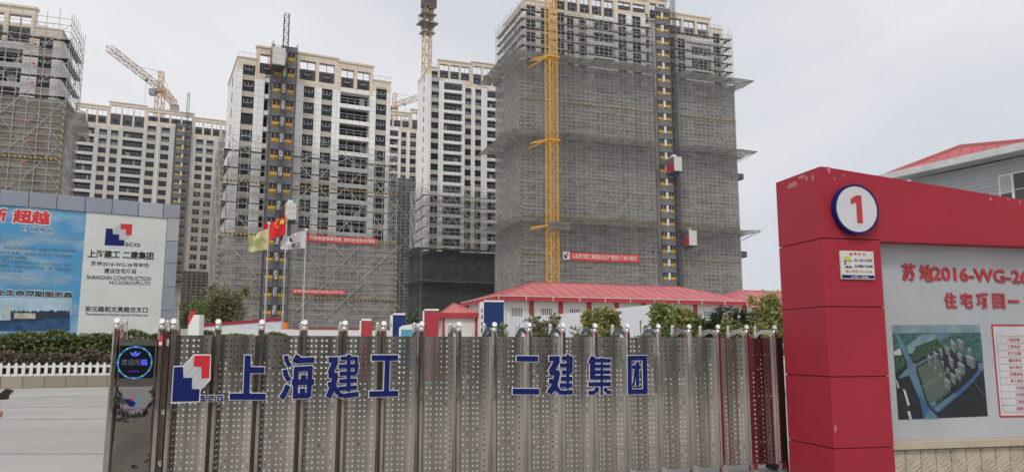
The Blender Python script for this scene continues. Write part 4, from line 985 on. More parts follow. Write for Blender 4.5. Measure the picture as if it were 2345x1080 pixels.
tree('bushy yellow green tree right of the tall bright green one', ground_at(1568, 29), at(1568, 704, 29).z, .82, LV_Y, 23, 3400, .16, .3, 2.0, droop=.2, clumps=36, tr=.04, group='small trees along the gate')
tree('small sparse tree between the bright bushes and the dark shrubs', ground_at(1604, 29), at(1604, 722, 29).z, .75, LV_M, 29, 1300, .15, .3, 2.0, clumps=12, tr=.03, group='small trees along the gate')
tree('low mid green shrub between the bright green and yellow green trees', ground_at(1542, 28.5), at(1542, 729, 28.5).z, .75, LV_M, 51, 1300, .13, .25, 1.9, name='shrub', cat='shrub')
tree('low dark green shrub under the narrow rosette shrub', ground_at(1690, 27), at(1690, 727, 27).z, .8, LV_M, 53, 1300, .13, .25, 1.9, name='shrub', cat='shrub')
rng = random.Random(70); m = MB()      # unseen trees added across the street to darken the gate's reflections
for i in range(60):
    cx0 = -42 + i * 1.42 + rng.uniform(-.6, .6); hh = rng.uniform(3.2, 7.5); leaf_cloud(m, rng, (cx0, -27 + rng.uniform(-1.5, 1.5), hh * .55), (1.5, 1.4, hh * .5), 170, .6, 1.5)
tag(obj('unseen_treeline', m, LV_D), kind='stuff')
def loquat(label, px, Y, ytop, spread, seed, n=26):
    rng = random.Random(seed); h = at(px, ytop, Y).z; g_ = ground_at(px, Y)
    rt = thing('dark_shrub', label, 'shrub', (g_[0], g_[1], 0), 0, 'dark rosette shrubs')
    t = MB(); c = MB(); t.beam((0, 0, 0), (0, 0, h * .7), .05, 6)
    for i in range(n):
        a = rng.uniform(0, 6.28); rr = spread * rng.uniform(.1, 1); z = h * rng.uniform(.5, 1.0) - rr * .35
        p = Vector((rr * math.cos(a), rr * math.sin(a), z)); t.beam((0, 0, h * .35), p, .02, 4)
        for k in range(15):
            d = Vector((rng.gauss(0, 1), rng.gauss(0, 1), rng.uniform(-.2, 1.2))).normalized(); l = rng.uniform(.22, .38); e = d.cross(Vector((0, 0, 1))).normalized() * .04
            c.add([p, p + d * l * .5 + e, p + d * l - Vector((0, 0, .05)), p + d * l * .5 - e], [(0, 1, 2, 3)])
    obj('trunk', t, BARK, rt); obj('crown', c, LV_D, rt)
loquat('large dark shrub of pointed leaf rosettes, middle of the dark group', 1655, 29, 700, 1.15, 31, 110)
loquat('narrow dark shrub of pointed leaves right of the large dark one', 1712, 28, 707, .7, 37, 50)
loquat('dark low shrub tucked against the red pillar', 1756, 27, 704, .8, 41, 70)
tree('reddish yellow tree top right beside the red pillar', ground_at(1768, 25), at(1768, 672, 25).z, .8, LV_Y, 43, 1800, .14, .45, 1.9, clumps=24, tr=.03, group='small trees along the gate')

# ================================================================== LEFT: planter wall, pickets, hedges, billboard
wa = atz(0, 889, 0); wbk = atz(250, 885, 0); awl = math.atan2(wbk.y - wa.y, wbk.x - wa.x)
Lw = 24; O_ = (wa.x - math.cos(awl) * 12, wa.y - math.sin(awl) * 12)
rt = thing('planter_wall', 'low carved stone planter wall under the white picket fence', 'wall', (O_[0], O_[1], 0), awl)
m = MB(); m.box(0, Lw, 0, .3, 0, .47); obj('stone_wall', m, brick('planter_stone', (.25, .225, .175), (.38, .335, .265), (.15, .13, .10), .75, .5, .02), rt)
rngp = random.Random(4)
rt = thing('picket_fence', 'white picket fence on the planter wall, in front of the hedge', 'fence', (O_[0], O_[1], .47), awl)
pk = MB(); pk.prism([(-.06, 0), (.06, 0), (.06, .46), (0, .55), (-.06, .46)], -.02, .02); pme = pk.mesh('picket', [WHITE])
for i in range(86): 
    o = obj('picket', pme, None, rt, (.15 + i * .262, .1, 0)); o.rotation_euler = (0, rngp.uniform(-.02, .02), 0)
m = MB(); m.box(0, 22.6, .121, .15, .33, .42); m.box(0, 22.6, .121, .15, .0, .09); obj('rail', m, WHITE, rt)
def hedge(label, y0, y1, z0, z1, lm, seed, n):
    rng = random.Random(seed); m = MB()
    for _ in range(n):
        x = rng.uniform(7.0, 23); bumpz = .1 * math.sin(x * 1.9 + seed) + .08 * math.sin(x * 4.3)
        f = rng.random()
        if f < .55: p = Vector((x, y0 + abs(rng.gauss(0, .08)), z0 + (z1 - z0) * rng.random()))
        else: p = Vector((x, rng.uniform(y0, y1), z1 + bumpz - abs(rng.gauss(0, .1))))
        d = Vector((rng.gauss(0, 1), rng.gauss(0, 1), rng.gauss(.4, .8))).normalized(); e = d.cross(Vector((rng.gauss(0, 1), rng.gauss(0, 1), rng.gauss(0, 1)))).normalized(); s = rng.uniform(.05, .11)
        m.add([p - d * s, p + e * s * .55, p + d * s, p - e * s * .55], [(0, 1, 2, 3)])
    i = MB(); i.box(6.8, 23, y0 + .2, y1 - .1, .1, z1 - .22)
    o = tag(obj('hedge', m, lm, None, (O_[0], O_[1], 0), awl), label, 'hedge'); obj('hedge_shade_core', i, mat('hedge_core', (.012, .015, .009), 1.0), o); return o  # near-black core box stands in for the shade inside the hedge
hedge('tall green clipped hedge below the billboard', 1.9, 3.2, .7, 2.2, LV_H, 2, 15000)
hedge('lower maroon and dark hedge behind the white pickets', .6, 1.75, .4, 1.35, LV_R, 5, 9000)
# billboard
zb_t = 9.9
bl = atz(0, 433, zb_t); br_ = atz(414, 470, zb_t); ab = math.atan2(br_.y - bl.y, br_.x - bl.x); Lb = math.dist(bl[:2], br_[:2])
ext = 5.0; OBB = (bl.x - math.cos(ab) * ext, bl.y - math.sin(ab) * ext)
B = lambda px, py: onplane(px, py, OBB, ab)
rt = thing('billboard', 'big project billboard with grey panel frame, blue poster left and white notice right', 'billboard', (OBB[0], OBB[1], 0), ab)
BE = Lb + ext
uR = B(377, 600)[0]; uM = B(189, 600)[0]; z_in = (B(100, 477)[1] + B(340, 497)[1]) / 2
m = MB(); m.box(0, BE, .15, 1.0, 0, zb_t - .02); obj('billboard_backing', m, CONC, rt)
k = 0; xs = [B(px, 455)[0] for px in (66, 131, 196, 258, 319, 376)]
xs = [max(0, xs[0] - (xs[1] - xs[0]) * 5 + (xs[1] - xs[0]) * i) for i in range(1, 5)] + xs + [BE]
xs[0] = 0
for i in range(len(xs) - 1):
    m = MB(); m.box(xs[i] + .02, xs[i + 1] - .02, 0, .14, z_in + .02, zb_t); obj('frame_panel', m, ALUML if i in (len(xs) - 3,) else ALUM, rt)
zz = [z_in - (z_in - .2) * i / 6 for i in range(7)]
zz = [B(393, y)[1] for y in (497, 552, 603, 657, 711, 762)] + [.3]
for i in range(len(zz) - 1):
    m = MB(); m.box(uR + .02, BE - .02, 0, .14, zz[i + 1] + .03, zz[i] - .0 if i else zz[i]); obj('frame_panel', m, ALUML if i == 0 else ALUM, rt)
pb_ = mat('poster_sky', (.08, .24, .42), .5)
t = pb_.node_tree; ramp = [n for n in t.nodes if n.type == 'VALTORGB'][0]; e = ramp.color_ramp.elements
e[0].position = .46; e[0].color = (.07, .30, .54, 1); e[1].position = .72; e[1].color = (.40, .50, .57, 1)
[n for n in t.nodes if n.type == 'TEX_NOISE'][0].inputs['Scale'].default_value = 1.1
[n for n in t.nodes if n.type == 'MAPPING'][0].inputs['Scale'].default_value = (.35, 1, .9)
m = MB(); m.box(0.0, uM - .005, .06, .12, .3, z_in); obj('blue_poster', m, pb_, rt)
m = MB(); m.box(uM + .005, uR, .06, .12, .3, z_in); obj('white_poster', m, brick('poster_white_brick', (.68, .70, .67), (.65, .675, .645), (.585, .61, .585), .95, .42, .012, offs=.5), rt)
def btxt(s, x0, x1, yt0, yb0, yt1, m_, bold=.0, y=.055):
    """s between pixel columns x0,x1; yt0/yb0 top and bottom at x0; yt1 top at x1"""
    u0, za = B(x0, yt0); u1, zc = B(x1, yt1); _, zb = B(x0, yb0)
    text(rt, s, u0, u1, zb, za, y, m_, bold, zc - za)
PR = mat('poster_red', (.62, .03, .035), .5); PW = mat('poster_white', (.75, .76, .77), .5); PT = mat('poster_small_text', (.10, .14, .20), .6); PG = mat('poster_text_pale', (.30, .38, .42), .6)
btxt('新', -22, 16, 474, 506, 476, PW, .09, .057); btxt('新', -22, 16, 475, 505, 477, PR, .05)
btxt('超越', 31, 116, 478, 510, 484, PW, .09, .057); btxt('超越', 32, 115, 479, 509, 485, PR, .05)
btxt('项 目 简 介', 49, 125, 516, 529, 521, PW, .05, .057); btxt('项 目 简 介', 49, 125, 517, 528, 522, INK, .015)
lines = [(8, 175, 532, 540, 540, '苏地2016-WG-26号地块建设住宅项目位于苏州市', PG), (-40, 174, 541, 549, 552, '城区内的重点住宅小区工程占地面积为约九万平方米其中住宅楼', PG), (-40, 42, 551, 559, 555, '及配套用房建设工程地块。', PG),
         (8, 174, 562, 570, 571, '本项目东侧为安元路，南侧为文灵路与规划道路', PT), (-40, 168, 571, 579, 583, '工程东侧为文北路，西侧为城市主干道路规划', PT), (4, 62, 583, 591, 586, '北侧为兴盛路。', PT),
         (3, 166, 593, 601, 604, '项目总建筑面积415521.396平方米，地上', PT), (2, 164, 603, 611, 614, '面积：294811.663平方米，地下建筑面积', PT), (-40, 56, 614, 621, 618, '120709.733平方米。', PT),
         (-40, 168, 624, 631, 633, '工程由十二栋高层住宅、配套公建、地下车库组成，均', PG), (-40, 160, 633, 641, 643, '为框架剪力墙，本工程建设、工期三年，业主单位', PG), (8, 112, 645, 653, 650, '致力于打造优质住宅精品工程', PG)]
for x0, x1, a, b, c, s, mm in lines: btxt(s, x0, x1, a, b, c, mm, .008)
btxt('全生命周期服务商', -10, 166, 660, 677, 667, PW, .07, .057); btxt('全生命周期服务商', -10, 166, 661, 676, 668, INK, .035)
# city waterfront print
def bpoly(pts, m_, y): 
    m = MB(); m.prism([B(*p) for p in pts][::-1], y, y + .003); return m
m = MB()
def addp(pts, mi, y):
    q = [B(*p) for p in pts]; m.add([(x, y, z) for x, z in q], [tuple(range(len(q)))], mi)
addp([(-60, 756), (160, 757), (165, 684), (-60, 678)], 0, .056)
addp([(-60, 735), (161, 727), (160, 757), (-60, 758)], 1, .0555)
rng = random.Random(8); top = []
for i in range(46): top.append((24 + i * 3, 714 - rng.uniform(0, 5) - (3 if i % 7 == 3 else 0)))
addp([(161, 728), (24, 732)] + top, 2, .0553)
for i in range(26):
    x = 32 + i * 1.9; addp([(x, 729), (x + 1.8, 729), (x + 1.8, 718 - rng.uniform(0, 4)), (x, 718 - rng.uniform(0, 4))], 3, .055)
for x in (-20, 4, 14): addp([(x, 730), (x + 7, 730), (x + 7, 697), (x, 697)], 4, .0548)
addp([(-60, 737), (24, 733), (40, 730), (100, 730), (100, 733), (-60, 742)], 2, .0545)
obj('waterfront_print', m, [mat('print_sky', (.36, .50, .60), .5, var=.3, scale=.6), mat('print_water', (.018, .07, .17), .5, var=.5, scale=2.5), mat('print_trees', (.015, .03, .055), .5), mat('print_houses', (.50, .47, .38), .5, var=.3), mat('print_tower', (.42, .47, .46), .5)], rt)
# white notice
def lgmap(a_, b_):
    # emblem author coordinates -> billboard pixels
    px = 238 + (a_ - 78) * (66 / 612.); py = 508 + (b_ - 205) * (53 / 735.) + (a_ - 78) * .006
    return B(px, py)
logo(rt, lgmap, .055, False)
btxt('SCG', 287, 321, 555, 563, 557, DBLUE, .05)
btxt('上海建工 二建集团', 202, 352, 571, 589, 577, INK, .03)
btxt('苏地2016-WG-26号地块', 209, 342, 597, 608, 602, INK, .02); btxt('建设住宅项目', 239, 312, 613, 625, 615, INK, .02)
btxt('SHANGHAI CONSTRUCTION', 199, 346, 629, 639, 633, INK, .018); btxt('NO.2(GROUP).LTD', 251, 345, 642, 653, 644, INK, .018)
btxt('安元路和文灵路交叉口', 196, 339, 700, 713, 703, INK, .025); btxt('The Intersection of Anyuan road and Wenling road', 196, 338, 715, 723, 718, INK, .012)

# ================================================================== RIGHT: sign wall
AW = R(13.0); cw = at(1893, 700, 9.0); OW = (cw.x, cw.y)
W_ = lambda px, py, off=0.0: onplane(px, py, OW, AW, off)
rt = thing('sign_wall', 'red entrance sign wall with corner pillar, header beam, printed project panel and stone plinth', 'sign wall', (OW[0], OW[1], 0), AW)
pw = W_(2018, 600)[0]; dl = .92; topz = W_(1893, 381)[1]
hb = W_(2018, 552)[1]; ztop2 = W_(2340, 457)[1]; XR = 6.5
zs = [W_(1893, y)[1] for y in (545, 701, 862, 1027)]
zs = [0.0] + zs[::-1]
j = .006
for i in range(4):
    z0, z1 = zs[i] + (j if i else 0), zs[i + 1] - j
    m = MB(); m.flat([(0.012, 0), (pw, 0), (pw, dl), (0, dl), (0, .012)], z0, z1); obj('pillar_panel', m, RED, rt)
m = MB(); m.box(.02, pw - .02, .02, dl - .02, 0, zs[4]); obj('pillar_core', m, DARKST, rt)
sl_ = (topz - ztop2) / (W_(2340, 457)[0])
m = MB()
hz0 = zs[4] + j
m.prism([(pw, hb), (XR, hb), (XR, topz - sl_ * XR), (.05, topz - .004), (0.0, topz - .012), (0, hz0), (pw, hz0)], 0.0, dl); obj('header_beam', m, RED, rt)
pz0 = W_(2060, 1004, .2)[1]
m = MB(); m.box(pw + .003, XR, .2, dl - .05, pz0 - .02, hb + .05); obj('printed_panel', m, PANW, rt)
m = MB(); m.box(pw + .003, XR, .04, dl, pz0 - .10, pz0 - .022)
mm = [(pw + .003 + .21 * i) for i in range(int((XR - pw) / .21))]
obj('plinth_cap', m, mat('plinth_cap_stone', (.46, .39, .30), .8, var=.1), rt)
m = MB(); m.box(pw + .003, XR, .10, dl, 0, pz0 - .103)
for x in mm: m.box(x + .006, x + .204, .085, .0995, .02, pz0 - .12); 
rg = random.Random(3)
for x in mm:      # carved leaf relief on each tile
    for t in range(9):
        f = t / 8; cxx = x + .105 + .06 * math.sin(f * 5.5); zc = .06 + (pz0 - .22) * f
        m.beam((cxx - .05, .082, zc), (cxx + .05 * (1 - f), .080, zc + .05), .007, 5)
obj('plinth_stone', m, STONEW, rt)
# scuffs at the top of the red cladding
scm = mat('scuffed_paint', (.43, .16, .165), .7, var=.3)
rng = random.Random(12); m = MB()
for px, py, r in ((1805, 418, 12), (1838, 402, 5), (1870, 408, 5), (1911, 410, 4), (1933, 402, 4), (2268, 455, 6), (2308, 456, 5), (2335, 462, 6), (1898, 388, 10), (1850, 393, 12)):
    if px < 1893: continue
    u, z = W_(px, py); rr = r / F * 9.2
    n = 9; m.add([(u + rr * .6 * math.cos(6.283 * i / n) * rng.uniform(.6, 1.2), -.0025, z + rr * math.sin(6.283 * i / n) * rng.uniform(.5, 1.2)) for i in range(n)], [tuple(range(n))])
for (y, z, ry, rz) in ((.55, topz - .12, .13, .05), (.25, topz - .1, .03, .04), (.12, topz - .12, .025, .045), (.35, topz - .06, .1, .03)):
    n = 9; m.add([(-.0025, y + ry * math.cos(6.283 * i / n) * rng.uniform(.6, 1.2), z + rz * math.sin(6.283 * i / n) * rng.uniform(.5, 1.1)) for i in range(n)], [tuple(range(n))])
u, z = W_(1913, 980); n = 10; m.add([(u + .018 * math.cos(6.283 * i / n), -.0025, z + .045 * math.sin(6.283 * i / n)) for i in range(n)], [tuple(range(n))])
obj('scuff', m, scm, rt)
yP = .2
P_ = lambda px, py: W_(px, py, yP)
def ptxt(s, x0, x1, yt0, yb0, yt1, m_, bold=.0, y=yP - .004, thick=0.0):
    u0, za = P_(x0, yt0); u1, zc = P_(x1, yt1); _, zb = P_(x0, yb0)
    text(rt, s, u0, u1, zb, za, y, m_, bold, zc - za, thick=thick)
TR_ = mat('panel_letter_red', (.42, .03, .04), .5); TRB = mat('panel_letter_pale', (.62, .25, .24), .6)
ptxt('苏', 2064, 2094, 603, 642, 604, TR_, .026, yP - .016, .012); ptxt('地', 2103, 2133, 606, 643, 607, TR_, .026, yP - .016, .012)
ptxt('2016-WG-26', 2133, 2352, 610, 640, 620, TR_, .028, yP - .016, .012); ptxt('号地块', 2362, 2470, 618, 648, 624, TR_, .026, yP - .016, .012)
for i, ch in enumerate('住宅项目一期'):
    x = 2160 + i * 36.8
    if ch == '一': ptxt(ch, x, x + 25, 686.5, 692, 687, TR_, .06, yP - .016, .012)
    else: ptxt(ch, x, x + 27, 669 + i * .8, 704 + i * .3, 670 + i * .8, TR_, .026, yP - .016, .012)
# aerial view print: authored in a 920 x 900 frame mapped into the print's corners
TL, TRc, BRc, BLc = P_(2042, 744), P_(2244, 743), P_(2262, 954), P_(2057, 960)
def am(x, y):
    s = (x - 50 - (y - 98) * .069) / 850.; t_ = (y - 97) / 888.; s = min(1, max(0, s)); t_ = min(1, max(0, t_))
    a = [TL[k] + (TRc[k] - TL[k]) * s for k in (0, 1)]; b = [BLc[k] + (BRc[k] - BLc[k]) * s for k in (0, 1)]
    return a[0] + (b[0] - a[0]) * t_, a[1] + (b[1] - a[1]) * t_
pm_ = MB(); yq = [yP - .004]
pmats = [mat('print_night', (.010, .015, .018), .5, var=.6, scale=9), mat('print_fog', (.17, .255, .29), .5, var=.25, scale=5), mat('print_road', (.085, .165, .225), .5, var=.2, scale=6), mat('print_road_blue', (.04, .09, .21), .5), mat('print_wood', (.025, .065, .035), .5, var=.8, scale=26),
         mat('print_block', (.26, .28, .29), .5), mat('print_block_shade', (.10, .115, .13), .5), mat('print_block_front', (.17, .19, .205), .5), mat('print_street', (.13, .15, .11), .5), mat('print_teal_wood', (.035, .10, .095), .5, var=.6, scale=20), mat('print_white_roof', (.42, .43, .43), .5)]
def pp(pts, mi):
    yq[0] -= .00002
    q = [am(*p) for p in pts]; pm_.add([(x, yq[0], z) for x, z in q], [tuple(range(len(q)))], mi)
pp([(50, 98), (895, 95), (972, 975), (112, 997)], 0)
for i in range(6): pp([(50 + i * 2.6, 98 + i * 38), (895 + i * 3.3, 95 + i * 38), (898 + i * 3.3, 95 + i * 38 + 38), (52 + i * 2.6, 98 + i * 38 + 38)], 1 if i < 2 else 9)
pp([(60, 190), (320, 170), (230, 230), (70, 330)], 9); pp([(185, 300), (330, 190), (480, 180), (450, 250), (270, 300), (250, 370), (205, 365)], 1); pp([(430, 180), (560, 165), (620, 200), (560, 260), (500, 250)], 2)
pp([(520, 240), (640, 190), (960, 230), (925, 470), (780, 430), (640, 330)], 9)
pp([(280, 300), (470, 230), (540, 300), (500, 330), (270, 440), (210, 420)], 4); pp([(70, 400), (150, 390), (190, 470), (85, 550)], 4)
pp([(70, 150), (120, 200), (250, 460), (200, 480), (100, 230)], 2); pp([(68, 345), (125, 315), (145, 380), (72, 385)], 10)
pp([(190, 470), (270, 460), (280, 560), (200, 580)], 2); pp([(110, 590), (200, 500), (220, 570), (130, 600)], 2)
pp([(270, 470), (480, 360), (490, 380), (275, 490)], 2); pp([(205, 560), (285, 560), (380, 870), (470, 960), (480, 985), (345, 990), (330, 850)], 2); pp([(300, 760), (330, 760), (400, 900), (345, 985)], 3)
pp([(370, 860), (430, 890), (660, 740), (800, 620), (920, 480), (940, 520), (830, 640), (690, 770), (480, 930)], 3); pp([(440, 880), (640, 745), (660, 770), (480, 920)], 2); pp([(810, 620), (830, 640), (955, 800), (930, 790)], 3); pp([(870, 470), (925, 465), (930, 520), (880, 540)], 2)
pp([(280, 495), (490, 385), (620, 680), (470, 870), (395, 865)], 4)
rng = random.Random(6)
for i in range(7):
    x = 290 + i * 28; y = 500 - i * 14
    pp([(x, y), (x + 7, y - 3), (x + 98, y + 215), (x + 90, y + 220)], 8)
    pp([(x + 14, y + 10), (x + 26, y + 4), (x + 104, y + 190), (x + 94, y + 196)], 6)
pp([(330, 680), (560, 540), (575, 555), (340, 700)], 8)
for i in range(8):
    x = 345 + i * 26; y = 700 - i * 16
    pp([(x, y), (x + 6, y - 3), (x + 70, y + 150), (x + 62, y + 156)], 8); pp([(x + 12, y + 8), (x + 22, y + 2), (x + 74, y + 120), (x + 66, y + 126)], 6)
pp([(410, 840), (440, 810), (470, 850), (420, 880)], 2)
for (x, y, w1, h) in ((400, 380, 32, 110), (455, 350, 32, 110), (510, 320, 36, 100), (570, 305, 50, 100), (625, 245, 50, 130), (700, 235, 56, 120), (787, 325, 42, 70), (690, 365, 46, 90), (790, 390, 84, 135), (605, 405, 44, 120), (525, 440, 22, 65), (455, 490, 22, 66), (700, 455, 66, 130), (670, 520, 56, 120), (620, 560, 52, 115), (565, 610, 56, 120), (505, 560, 22, 66), (575, 510, 26, 60)):
    pp([(x - w1 * .5, y + 6), (x - w1 * .2, y - 8), (x + w1 * .62, y + h * .25), (x + w1 * .3, y + h * .33)], 5)
    pp([(x - w1 * .5, y + 6), (x + w1 * .3, y + h * .33), (x + w1 * .42, y + h), (x - w1 * .3, y + h * .62)], 7)
    pp([(x + w1 * .3, y + h * .33), (x + w1 * .62, y + h * .25), (x + w1 * .66, y + h * .85), (x + w1 * .42, y + h)], 6)
    for k in range(3):
        a = .2 + .28 * k; pp([(x - w1 * .5 + w1 * .8 * a, y + 6 + (h * .33 - 6) * a + 4), (x - w1 * .5 + w1 * .8 * (a + .1), y + 6 + (h * .33 - 6) * (a + .1) + 4), (x - w1 * .3 + w1 * .72 * (a + .1), y + h * .62 + h * .38 * (a + .1) - 4), (x - w1 * .3 + w1 * .72 * a, y + h * .62 + h * .38 * a - 4)], 6)
for q in ([(85, 600), (105, 640), (118, 690), (100, 690)], [(150, 700), (175, 710), (215, 850), (195, 860)], [(190, 910), (215, 905), (235, 990), (212, 992)]): pp(q, 10)
obj('aerial_view_print', pm_, pmats, rt)
# table with red frame
m = MB(); 
def seg(p, q, wd, mi, y):
    a = P_(*p); b = P_(*q); d = Vector((b[0] - a[0], b[1] - a[1])).normalized(); n_ = Vector((-d.y, d.x)) * wd / 2
    m.add([(a[0] - n_.x, y, a[1] - n_.y), (b[0] - n_.x, y, b[1] - n_.y), (b[0] + n_.x, y, b[1] + n_.y), (a[0] + n_.x, y, a[1] + n_.y)], [(3, 2, 1, 0)], mi)
m.add([(*[P_(2270, 743)[0]], yP - .002, P_(2270, 743)[1]), (P_(2480, 745)[0], yP - .002, P_(2480, 745)[1]), (P_(2490, 950)[0], yP - .002, P_(2490, 950)[1]), (P_(2289, 953)[0], yP - .002, P_(2289, 953)[1])], [(0, 3, 2, 1)], 2)
seg((2270, 744), (2480, 745), .022, 0, yP - .004); seg((2271, 744), (2290, 953), .022, 0, yP - .0042); seg((2289, 953), (2490, 950), .022, 0, yP - .004)
ys = [769 + i * 15.7 for i in range(12)]
for i, y in enumerate(ys): seg((2281 + i * 1.4, y + .8), (2470, y), .004, 1, yP - .0038)
seg((2281, 769), (2297, 942), .004, 1, yP - .0039); seg((2352, 769), (2362, 942), .004, 1, yP - .0039)
obj('project_table', m, [TR_, mat('table_line', (.2, .2, .22), .6), mat('table_field', (.55, .53, .55), .5)], rt)
for i, s in enumerate(('工程名称', '工程地点', '开工日期', '建设单位', '设计单位', '监理单位', '施工单位', '项目经理', '文明施工总监', '工程监督单位', '监督单位投诉')):
    x1 = 2334 + i * 1.5 + (10 if i > 6 else 0) + (12 if i > 7 else 0); n = len(s)
    x0 = x1 - (7.4 * n)
    ptxt(s, x0, x1, ys[i] + 4, ys[i] + 12.5, ys[i] + 4, TR_, .012, yP - .004)
# panel of sheets: faint seams of the printed panel
m = MB()
for x in (2345,): seg((x, 600), (x + 14, 1000), .004, 0, yP - .0015)
# round number sign
un, zn = W_(1953, 481); rr = .298
p = Matrix.Rotation(AW, 3, 'Z') @ Vector((un, 0, 0))
rs = thing('number_sign', 'round white sign with blue rim and a big red figure 1 on the red wall', 'sign', (OW[0] + p.x, OW[1] + p.y, zn), AW)
m = MB(); n = 64
def ring(r0, r1, y0, y1, mi):
    vs = []
    for i in range(n):
        a = 6.28318 * i / n; c_, s_ = math.cos(a), math.sin(a); vs += [(r0 * c_, y0, r0 * s_), (r1 * c_, y0, r1 * s_), (r1 * c_, y1, r1 * s_)]
    m.add(vs, [(3 * i, 3 * i + 1, 3 * ((i + 1) % n) + 1, 3 * ((i + 1) % n)) for i in range(n)] + [(3 * i + 1, 3 * i + 2, 3 * ((i + 1) % n) + 2, 3 * ((i + 1) % n) + 1) for i in range(n)], mi)
ring(rr - .024, rr, -.075, -.002, 0); obj('blue_rim', m, DBLUE, rs)
m = MB(); m.add([((rr - .024) * math.cos(6.28318 * i / n), -.073, (rr - .024) * math.sin(6.28318 * i / n)) for i in range(n)], [tuple(range(n))]); obj('sign_face', m, mat('sign_face_white', (.60, .60, .62), .35, var=.03), rs)
m = MB(); m.prism([(-.005, -.165), (.068, -.165), (.068, .165), (.0, .165), (-.075, .12), (-.075, .055), (-.005, .085)], -.079, -.0735); obj('figure_one', m, TR_, rs)
# notice sign
u0, z0 = W_(1921, 572); u1, z1 = W_(1997, 578); zb = W_(1921, 638)[1]
p = Matrix.Rotation(AW, 3, 'Z') @ Vector((u0, 0, 0)); wn = u1 - u0; hn = (z0 + z1) / 2 - zb
rs = thing('safety_notice', 'small square white safety notice with a helmeted worker drawing on the red pillar', 'sign', (OW[0] + p.x, OW[1] + p.y, zb), AW)
m = MB(); m.box(0, wn, -.022, -.001, 0, hn); obj('notice_board', m, mat('notice_white', (.62, .62, .60), .4), rs)
m = MB(); m.box(.006, wn - .006, -.0245, -.0225, .01, hn * .14); obj('blue_band', m, DBLUE, rs)
text(rs, '温 馨 提 示', wn * .26, wn * .76, hn * .83, hn * .94, -.024, TR_, .02)
text(rs, '进入施工现场', wn * .40, wn * .95, hn * .62, hn * .72, -.024, INK, .015); text(rs, '必须戴好安全帽', wn * .40, wn * .95, hn * .41, hn * .51, -.024, DBLUE, .02)
text(rs, '施工现场 闲人免进', wn * .12, wn * .93, hn * .22, hn * .32, -.024, mat('notice_pale_red', (.45, .15, .13), .6), .008)
text(rs, '上海建工 二建集团', wn * .26, wn * .80, hn * .045, hn * .105, -.026, WHITE, .015)
m = MB(); s_ = wn
m.add([(s_ * (.22 + .085 * math.cos(a)), -.0236, hn * .60 + s_ * .105 * math.sin(a)) for a in [6.283 * i / 16 for i in range(16)]], [tuple(range(16))], 1)      # face
m.add([(s_ * (.21 + .11 * math.cos(a)), -.024, hn * .655 + s_ * .115 * math.sin(a)) for a in [math.pi * i / 12 for i in range(13)]], [tuple(range(13))], 0)      # helmet
m.add([(s_ * .08, -.0242, hn * .655), (s_ * .36, -.0242, hn * .645), (s_ * .36, -.0242, hn * .625), (s_ * .08, -.0242, hn * .635)], [(0, 1, 2, 3)], 2)
m.add([(s_ * .10, -.0238, hn * .65), (s_ * .14, -.0238, hn * .64), (s_ * .16, -.0238, hn * .5), (s_ * .12, -.0238, hn * .48)], [(0, 1, 2, 3)], 2)
m.add([(s_ * .08, -.0237, hn * .39), (s_ * .20, -.0237, hn * .47), (s_ * .24, -.0237, hn * .42), (s_ * .28, -.0237, hn * .46), (s_ * .36, -.0237, hn * .39)], [(0, 1, 2, 3, 4)], 2)
for x in (.21, .27): m.add([(s_ * x, -.0243, hn * .605), (s_ * (x + .03), -.0243, hn * .605), (s_ * (x + .03), -.0243, hn * .59), (s_ * x, -.0243, hn * .59)], [(0, 1, 2, 3)], 2)
m.add([(s_ * .22, -.0243, hn * .52), (s_ * .27, -.0243, hn * .525), (s_ * .25, -.0243, hn * .51)], [(0, 1, 2)], 2)
obj('worker_drawing', m, [mat('helmet_yellow', (.55, .50, .04), .5), mat('drawing_face', (.60, .57, .52), .5), INK], rs)

# ================================================================== RETRACTABLE GATE
AG = R(19.0)
gl = at(398, 760, 7.9); OG = (gl.x, gl.y)
G = lambda px, py, off=0.0: onplane(px, py, OG, AG, off)
capx = [398, 500, 600, 698, 790, 879, 966, 1051, 1132, 1211.5, 1289, 1362, 1436, 1506.7, 1577, 1643, 1708.6, 1772.6]
us = [G(x, 740)[0] for x in capx]
ZT, ZP = 1.78, 1.725          # post top, panel top
gate = thing('retractable_gate', 'long perforated stainless steel retractable gate with big blue characters', 'gate', (OG[0], OG[1], 0), AG)
DG = .40
post = MB(); w_ = .030
post.flat([(-w_, -.012), (-w_ + .014, -.03), (w_ - .014, -.03), (w_, -.012), (w_, .03), (-w_, .03)], .06, ZT)
pme = post.mesh('front_post', [STEELP])
cap = MB(); cap.lathe([(.031, 0), (.031, .03), (.027, .034), (.027, .05)], 16, (0, 0, ZT + .001))
cme = cap.mesh('post_collar', [STEELP], True)
ball = MB(); n = 20; vs = []
tilt = Vector((-.10, -.95, .25)).normalized()
ax = tilt.cross(Vector((0, 0, 1))).normalized(); ay = ax.cross(tilt); cc = Vector((0, -.005, ZT + .082))
for (r_, o_) in ((.018, -.028), (.028, -.016), (.030, .009), (.0275, .014)):
    for i in range(n): a = 6.28318 * i / n; vs.append(cc + tilt * o_ + ax * r_ * math.cos(a) + ay * r_ * math.sin(a))
ball.add(vs, [(k * n + i, k * n + (i + 1) % n, (k + 1) * n + (i + 1) % n, (k + 1) * n + i) for k in range(3) for i in range(n)], 1); ball.f.append(tuple(range(3 * n, 4 * n))); ball.m.append(0); ball.f.append(tuple(range(n))[::-1]); ball.m.append(1)
bme = ball.mesh('reflector_cap', [CAPW, CHROME])
bp = MB(); bp.box(-.024, .024, -.02, .02, .06, ZT - .02); bpm = bp.mesh('rear_post', [STEELP])
